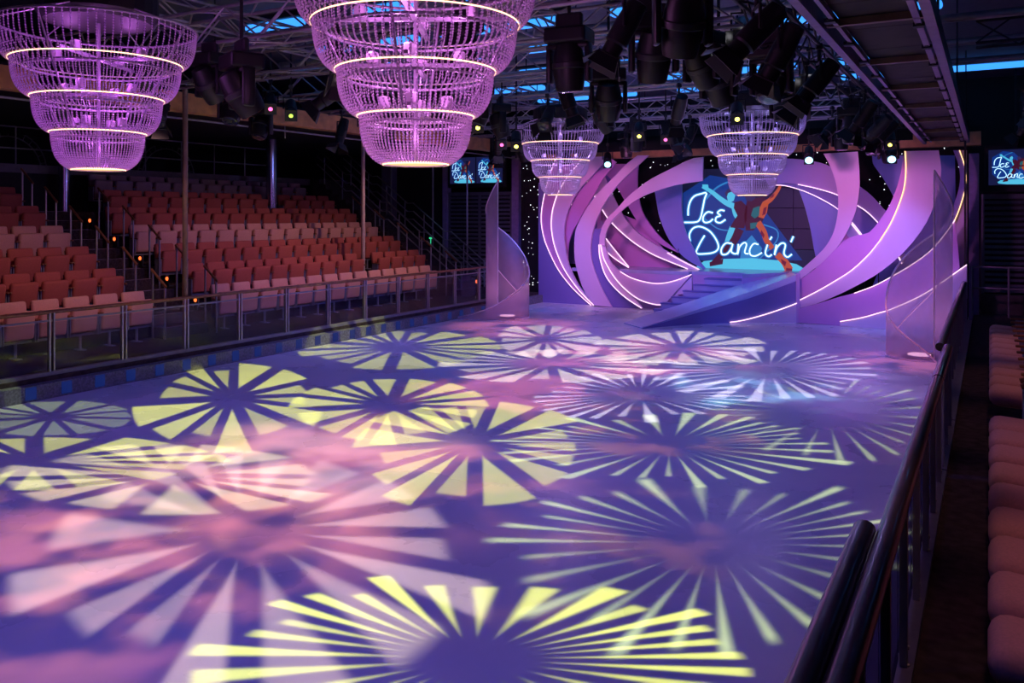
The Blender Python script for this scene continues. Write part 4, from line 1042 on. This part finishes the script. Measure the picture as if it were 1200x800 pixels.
truss((-2.0, 4.5, 5.08), (-2.0, 23.8, 5.08), 'dark lattice truss running lengthwise left of the catwalk', .34, m=DARK2)
truss((-6.4, 3.5, 5.95), (-6.4, 23.5, 5.95), 'grey lattice truss running lengthwise over the middle of the rink', .36)
truss((-10.9, 3.5, 5.95), (-10.9, 23.5, 5.95), 'grey lattice truss running lengthwise over the left of the rink', .36)
truss((.9, 5.0, 5.35), (.9, 24.0, 5.35), 'dark lattice truss right of the catwalk', .5, m=DARK2)
truss((-.2, 11.0, 5.86), (4.8, 11.0, 5.86), 'dark cross truss at the upper right corner', .45, m=DARK2)
truss((-.2, 16.0, 5.86), (4.8, 16.0, 5.86), 'dark cross truss farther back on the right', .45, m=DARK2)
# pipes and ducts
for i, (y, z) in enumerate(((10.8, 5.98), (13.2, 6.02), (15.6, 6.05), (18.0, 6.08), (20.4, 6.1))):
    MB().tube([(-13.3, y, z), (5.4, y, z)], .07, 10).thing('ceiling_pipe', TRUSS, 'grey ceiling pipe above the trusses, %s from the viewer' % ORD[i], 'pipe', 'ceiling pipes', smooth=True)
# added glowing bars that stand in for the blue-lit gaps of the ceiling
BL = glow('ceiling_blue', (.035, .26, .90), 1.8)
k = 0; rs = random.Random(11)
for row, y in enumerate((11.6, 13.9, 16.1, 18.6, 21.0, 23.4)):
    x = -13.0 + rs.uniform(0, 1)
    i = 0
    while x < 4.6:
        Lx = rs.uniform(.9, 1.9)
        if x > -2.5 and rs.random() < .8: x += Lx; continue
        e = empty('ceiling_glow_bar', (x + Lx / 2, y, 6.34), 'added blue glow bar, %s from the left in row %s from the viewer' % (ORD[min(i, 20)], ORD[row]), 'lamp', 'blue ceiling glow bars')
        MB().rbox((x + Lx / 2, y, 6.54), (Lx, .30, .12), .02, None, 1).part('housing', DARK2, e)
        MB().rbox((x + Lx / 2, y, 6.41), (Lx - .06, .24, .13), .05, None, 2).part('tube', BL, e)
        x += Lx + rs.uniform(.35, 1.3); i += 1

# catwalk
cw = empty('catwalk', (-.93, 14, 4.55), 'long dark catwalk with violet side beams over the right of the rink', 'catwalk')
CWB = mat('catwalk_beam', (.30, .20, .35), .45, .1)
CWP = mat('catwalk_plank', (.045, .03, .03), .8, scale=4, var=.3)
for xa, xb in ((-1.46, -1.38), (-.52, -.43)):
    MB().box((xa, 3, 4.58), (xb, 23.4, 4.78)).part('side_beam', CWB, cw)
for xa, xb in ((-1.30, -1.26), (-.62, -.56)):
    MB().box((xa, 3, 4.62), (xb, 23.4, 4.68)).part('rail', CWB, cw)
for i in range(17):
    y = 3.2 + 1.2 * i
    MB().box((-1.27, y, 4.70), (-.60, y + 1.185, 4.74)).part('plank', CWP, cw)
    if i % 2 == 0: MB().box((-1.38, y + .55, 4.62), (-.52, y + .62, 4.69)).part('cross_bar', mat('bronze_bar', (.20, .13, .09), .5, .3), cw)
    for yy, x in ((y + .25, -1.30), (y + .85, -.59)):
        mb = MB()
        if 1: mb.box((x - .05, yy, 4.60), (x + .05, yy + .10, 4.64)).box((x - .02, yy - .04, 4.615), (x + .02, yy + .14, 4.635))
        mb.part('clamp', BLACK, cw)
for y in (4, 10, 16, 22):
    for x in (-1.42, -.48): MB().tube([(x, y, 4.76), (x, y, 6.62)], .015, 6).part('hanger', BLACK, cw)

# ------------------------------------------------------------------ stage fixtures
LENS = {'dark': mat('dark_lens', (.03, .03, .05), .08, .0, spec=.8), 'yellow': glow('yellow_lens', (1.0, .86, .10), 6), 'white': glow('white_lens', (.95, .92, 1.0), 9),
        'pink': glow('pink_lens', (1.0, .12, .42), 2.6), 'green': glow('green_lens', (.55, .85, .10), 1.6), 'cyan': glow('cyan_lens', (.35, .78, 1.0), 3.0)}
def head_meshes():
    base = MB().rbox((0, 0, -.09), (.46, .36, .17), .03, None, 2)
    clamp = MB().rbox((0, 0, .07), (.30, .07, .18), .02, None, 1)
    yoke = MB()
    for s_ in (-1, 1): yoke.rbox((s_ * .215, 0, -.37), (.06, .14, .42), .03, None, 2)
    yoke.rbox((0, 0, -.19), (.46, .15, .06), .02, None, 2)
    head = MB().lathe([(.06, .27), (.13, .25), (.165, .12), (.17, -.05), (.15, -.20), (.14, -.24)], 18)
    band = MB().lathe([(.172, -.01), (.182, .0), (.182, .05), (.172, .06)], 18)
    lens = MB().lathe([(.12, -.245), (.10, -.252), (.05, -.256)], 18)
    return [(base.mesh('base', FIXT), 0), (clamp.mesh('clamp', DARK2), 0), (yoke.mesh('yoke', FIXT, True), 0), (head.mesh('head', FIXT, True), 1), (band.mesh('head_band', DARK2, True), 1), ({k_: lens.mesh('lens', v) for k_, v in LENS.items()}, 1)]
HM = head_meshes()
def moving_head(loc, pan, tilt, lens, label, group='moving head lights on the trusses', sc=1.0):
    e = empty('moving_head', loc, label, 'stage light', group); e.rotation_euler = (0, 0, pan); e.scale = (sc,) * 3
    for me, hd in HM:
        if isinstance(me, dict): me = me[lens]
        o = bpy.data.objects.new(me.name.split('.')[0], me); COL.objects.link(o); o.parent = e
        if hd: o.location = (0, 0, -.42); o.rotation_euler = (tilt, 0, 0)
    return e
def can_meshes():
    body = MB().lathe([(.05, .30), (.10, .28), (.115, .10), (.115, -.16), (.095, -.18), (.095, -.30)], 16)
    bracket = MB().tube([(-.14, 0, .0), (-.14, 0, .22), (.14, 0, .22), (.14, 0, .0)], .016, 6)
    clamp = MB().tube([(0, 0, .22), (0, 0, .42)], .022, 8).rbox((0, 0, .42), (.08, .08, .08), .01, None, 1)
    frame = MB().rbox((0, 0, -.31), (.23, .23, .02), .004, None, 1)
    doors = MB()
    for a_ in range(4):
        doors.add([tuple(Matrix.Rotation(a_ * PI / 2, 4, 'Z') @ Vector(q)) for q in ((-.11, .11, -.32), (.11, .11, -.32), (.15, .20, -.46), (-.15, .20, -.46), (-.11, .12, -.32), (.11, .12, -.32), (.15, .21, -.46), (-.15, .21, -.46))],
                  [(0, 1, 2, 3), (7, 6, 5, 4), (0, 4, 5, 1), (2, 6, 7, 3), (1, 5, 6, 2), (0, 3, 7, 4)])
    lens = MB().lathe([(.09, -.322), (.07, -.327), (.03, -.33)], 16)
    return [(body.mesh('body', FIXT, True), 1), (bracket.mesh('bracket', FIXT), 0), (clamp.mesh('clamp', DARK2), 0), (frame.mesh('colour_frame', FIXT), 1), (doors.mesh('barn_door', FIXT), 1), ({k_: lens.mesh('lens', v) for k_, v in LENS.items()}, 1)]
CM = can_meshes()
def spot_can(loc, pan, tilt, lens, label, doors=True, group='spot cans on the trusses', sc=1.0):
    e = empty('spot_can', loc, label, 'stage light', group); e.rotation_euler = (0, 0, pan); e.scale = (sc,) * 3
    for me, hd in CM:
        if isinstance(me, dict): me = me[lens]
        nm = me.name.split('.')[0]
        if nm == 'barn_door' and not doors: continue
        o = bpy.data.objects.new(nm, me); COL.objects.link(o); o.parent = e
        if hd: o.rotation_euler = (tilt, 0, 0)
        if nm == 'lens' and lens not in ('dark', 'cyan'):
            o.scale = (.45, .45, 1)
    return e
# named fixtures that stand out in the photograph
big = [((667, 42), 9.15, 'big moving head right of the pink chandelier', 0.1, .1, 'dark'), ((766, 26), 9.0, 'big moving head facing left under the upper truss', .5, .4, 'dark'), ((842, 66), 11.5, 'round moving head above the bluish chandelier', -.3, .5, 'dark'),
       ((713, 88), 11.6, 'moving head with a small yellow beam between the far chandeliers', .4, .5, 'yellow'), ((283, 72), 7.3, 'moving head over the wooden beam beside the near left chandelier', -.4, .6, 'dark')]
lens_list = [((605, 172), 15.0, 'yellow', 'left of the small lilac chandelier'), ((560, 150), 13.4, 'yellow', 'just right of the pink chandelier rim'), ((749, 160), 17.5, 'yellow', 'between the two small chandeliers'),
             ((864, 140), 14.95, 'yellow', 'above the bluish chandelier'), ((1043, 170), 20.5, 'yellow', 'below the end of the catwalk'), ((317, 128), 11.6, 'pink', 'in front of the wooden beam'), ((341, 136), 11.6, 'green', 'at the wooden beam left of the pink chandelier'),
             ((588, 170), 16.0, 'pink', 'beyond the pink chandelier'), ((780, 164), 18.0, 'pink', 'over the middle of the set'), ((870, 45), 10.5, 'white', 'shining brightly near the top right'), ((948, 98), 13.5, 'white', 'shining brightly beside the lengthwise truss'),
             ((712, 193), 21.6, 'cyan', 'above the left part of the set'), ((948, 188), 21.0, 'cyan', 'above the right sickle panel'), ((1045, 187), 21.2, 'cyan', 'above the right star gap')]
NAMED = [P(*q[0], Y=q[1]) for q in big + lens_list]
def near_named(x, y): return any(math.hypot(x - q.x, y - q.y) < .72 for q in NAMED)
rs = random.Random(5); idx = 0
for ti, y in enumerate(ty):
    n_ = 6 if ti < 2 else 8
    for j in range(n_):
        x = -12.6 + j * (9.4 / (n_ - 1)) + rs.uniform(-.3, .3)
        if any(math.hypot(x - cx_, y - cy_) < 1.25 for cx_, cy_ in ((-8.6, 5.8), (-4.22, 5.75), (-8.6, 17.3), (-4.1, 16.8))): continue
        if near_named(x, y - .23): continue
        where = '%s from the left on the %s truss' % (ORD[j], ORD[ti])
        if (j + ti) % 2 == 0:
            moving_head((x, y - .23, 4.975), rs.uniform(-.8, .8), rs.uniform(-.7, .7), 'dark', 'black moving head light, %s' % where)
        else:
            spot_can((x, y - .23, 4.65), rs.uniform(-1.2, 1.2), rs.uniform(-.9, .9), 'dark', 'black spot can with barn doors, %s' % where)
for j in range(16):
    y = 6.6 + j * 1.06
    if near_named(-2.0, y): continue
    if j % 3 == 0: moving_head((-2.17, y, 4.755), rs.uniform(-.6, .6), rs.uniform(-.6, .6), 'dark', 'black moving head, %s along the lengthwise truss by the catwalk' % ORD[j])
    else: spot_can((-2.0 + rs.choice((-.17, .17)), y, 4.455), 1.57 + rs.uniform(-.5, .5), rs.uniform(.3, 1.0), 'white' if j in (2, 5, 10) else 'dark', 'black spot can, %s along the lengthwise truss by the catwalk' % ORD[j])
for j in range(7):
    y = 9.5 + j * 2.0
    spot_can((.9 + .25 * (-1) ** j, y, 4.645), rs.uniform(-2, 2), rs.uniform(.3, 1.0), 'dark', 'black spot can, %s on the dark truss right of the catwalk' % ORD[j])
for (px, py), Y, lab, pan, tilt, ln in big:
    q = P(px, py, Y=Y)
    e = moving_head((q.x, q.y, q.z + .09), pan, tilt, ln, lab, None, 1.15)
    MB().tube([(q.x, q.y, q.z + .2), (q.x, q.y, 6.61)], .015, 6).part('drop_pipe', BLACK, e) if False else None
    o = bpy.data.objects.new('drop_pipe', MB().tube([(0, 0, .1), (0, 0, (6.61 - q.z) / 1.15)], .02, 6).mesh('drop_pipe', BLACK)); COL.objects.link(o); o.parent = e
for (px, py), Y, ln, lab in lens_list:
    q = P(px, py, Y=Y); v = Vector((0, 0, 2.0)) - q
    pan = math.atan2(v.x, -v.y) ; tilt = -1.05
    cam_dir = Vector((-q.x, -q.y, 0)).normalized()
    pan = math.atan2(cam_dir.x, -cam_dir.y) * 1.0
    axis = Vector((0, math.sin(tilt), -math.cos(tilt))) * .33
    # lens centre offset by pan/tilt so that it points to the front
    Mz = Matrix.Rotation(pan, 3, 'Z') ; lo_ = Mz @ Vector((0, -.33 * math.sin(1.05), -.33 * math.cos(1.05)))
    e = spot_can(tuple(q - lo_), pan, tilt, ln, '%s-lensed spot can %s' % (ln, lab), doors=(ln in ('white',)), sc=1.0)
    o = bpy.data.objects.new('drop_pipe', MB().tube([(0, 0, .42), (0, 0, 6.61 - (q - lo_).z)], .018, 6).mesh('drop_pipe', BLACK)); COL.objects.link(o); o.parent = e
# black border cloth that hides the lamps above the set
MB().box((-13.4, 22.1, 4.60), (-1.6, 22.16, 4.88)).thing('border_cloth', MATS['black_velvet'], 'black border strip along the top of the stage set', 'border')
MB().box((-13.4, 22.1, 4.88), (-13.3, 22.16, 6.61)).part('strap', BLACK, bpy.data.objects['border_cloth'])
MB().box((-1.7, 22.1, 4.88), (-1.6, 22.16, 6.61)).part('strap', BLACK, bpy.data.objects['border_cloth'])
# loose cables along the lengthwise truss
for i in range(9):
    y = 8.5 + 1.5 * i; pts = [(-2.17, y + 1.5 * t, 4.92 - .30 * math.sin(PI * t)) for t in [k_ / 10 for k_ in range(11)]]
    MB().tube(pts, .012, 5).thing('cable_loop', BLACK, 'black cable loop drooping from the lengthwise truss, %s from the viewer' % ORD[i], 'cable', 'cable loops', smooth=True)

# the master seats were only patterns
for root in (sp, rsp):
    for ch in children(root):
        for g in children(ch): bpy.data.objects.remove(g)
        bpy.data.objects.remove(ch)
    bpy.data.objects.remove(root)
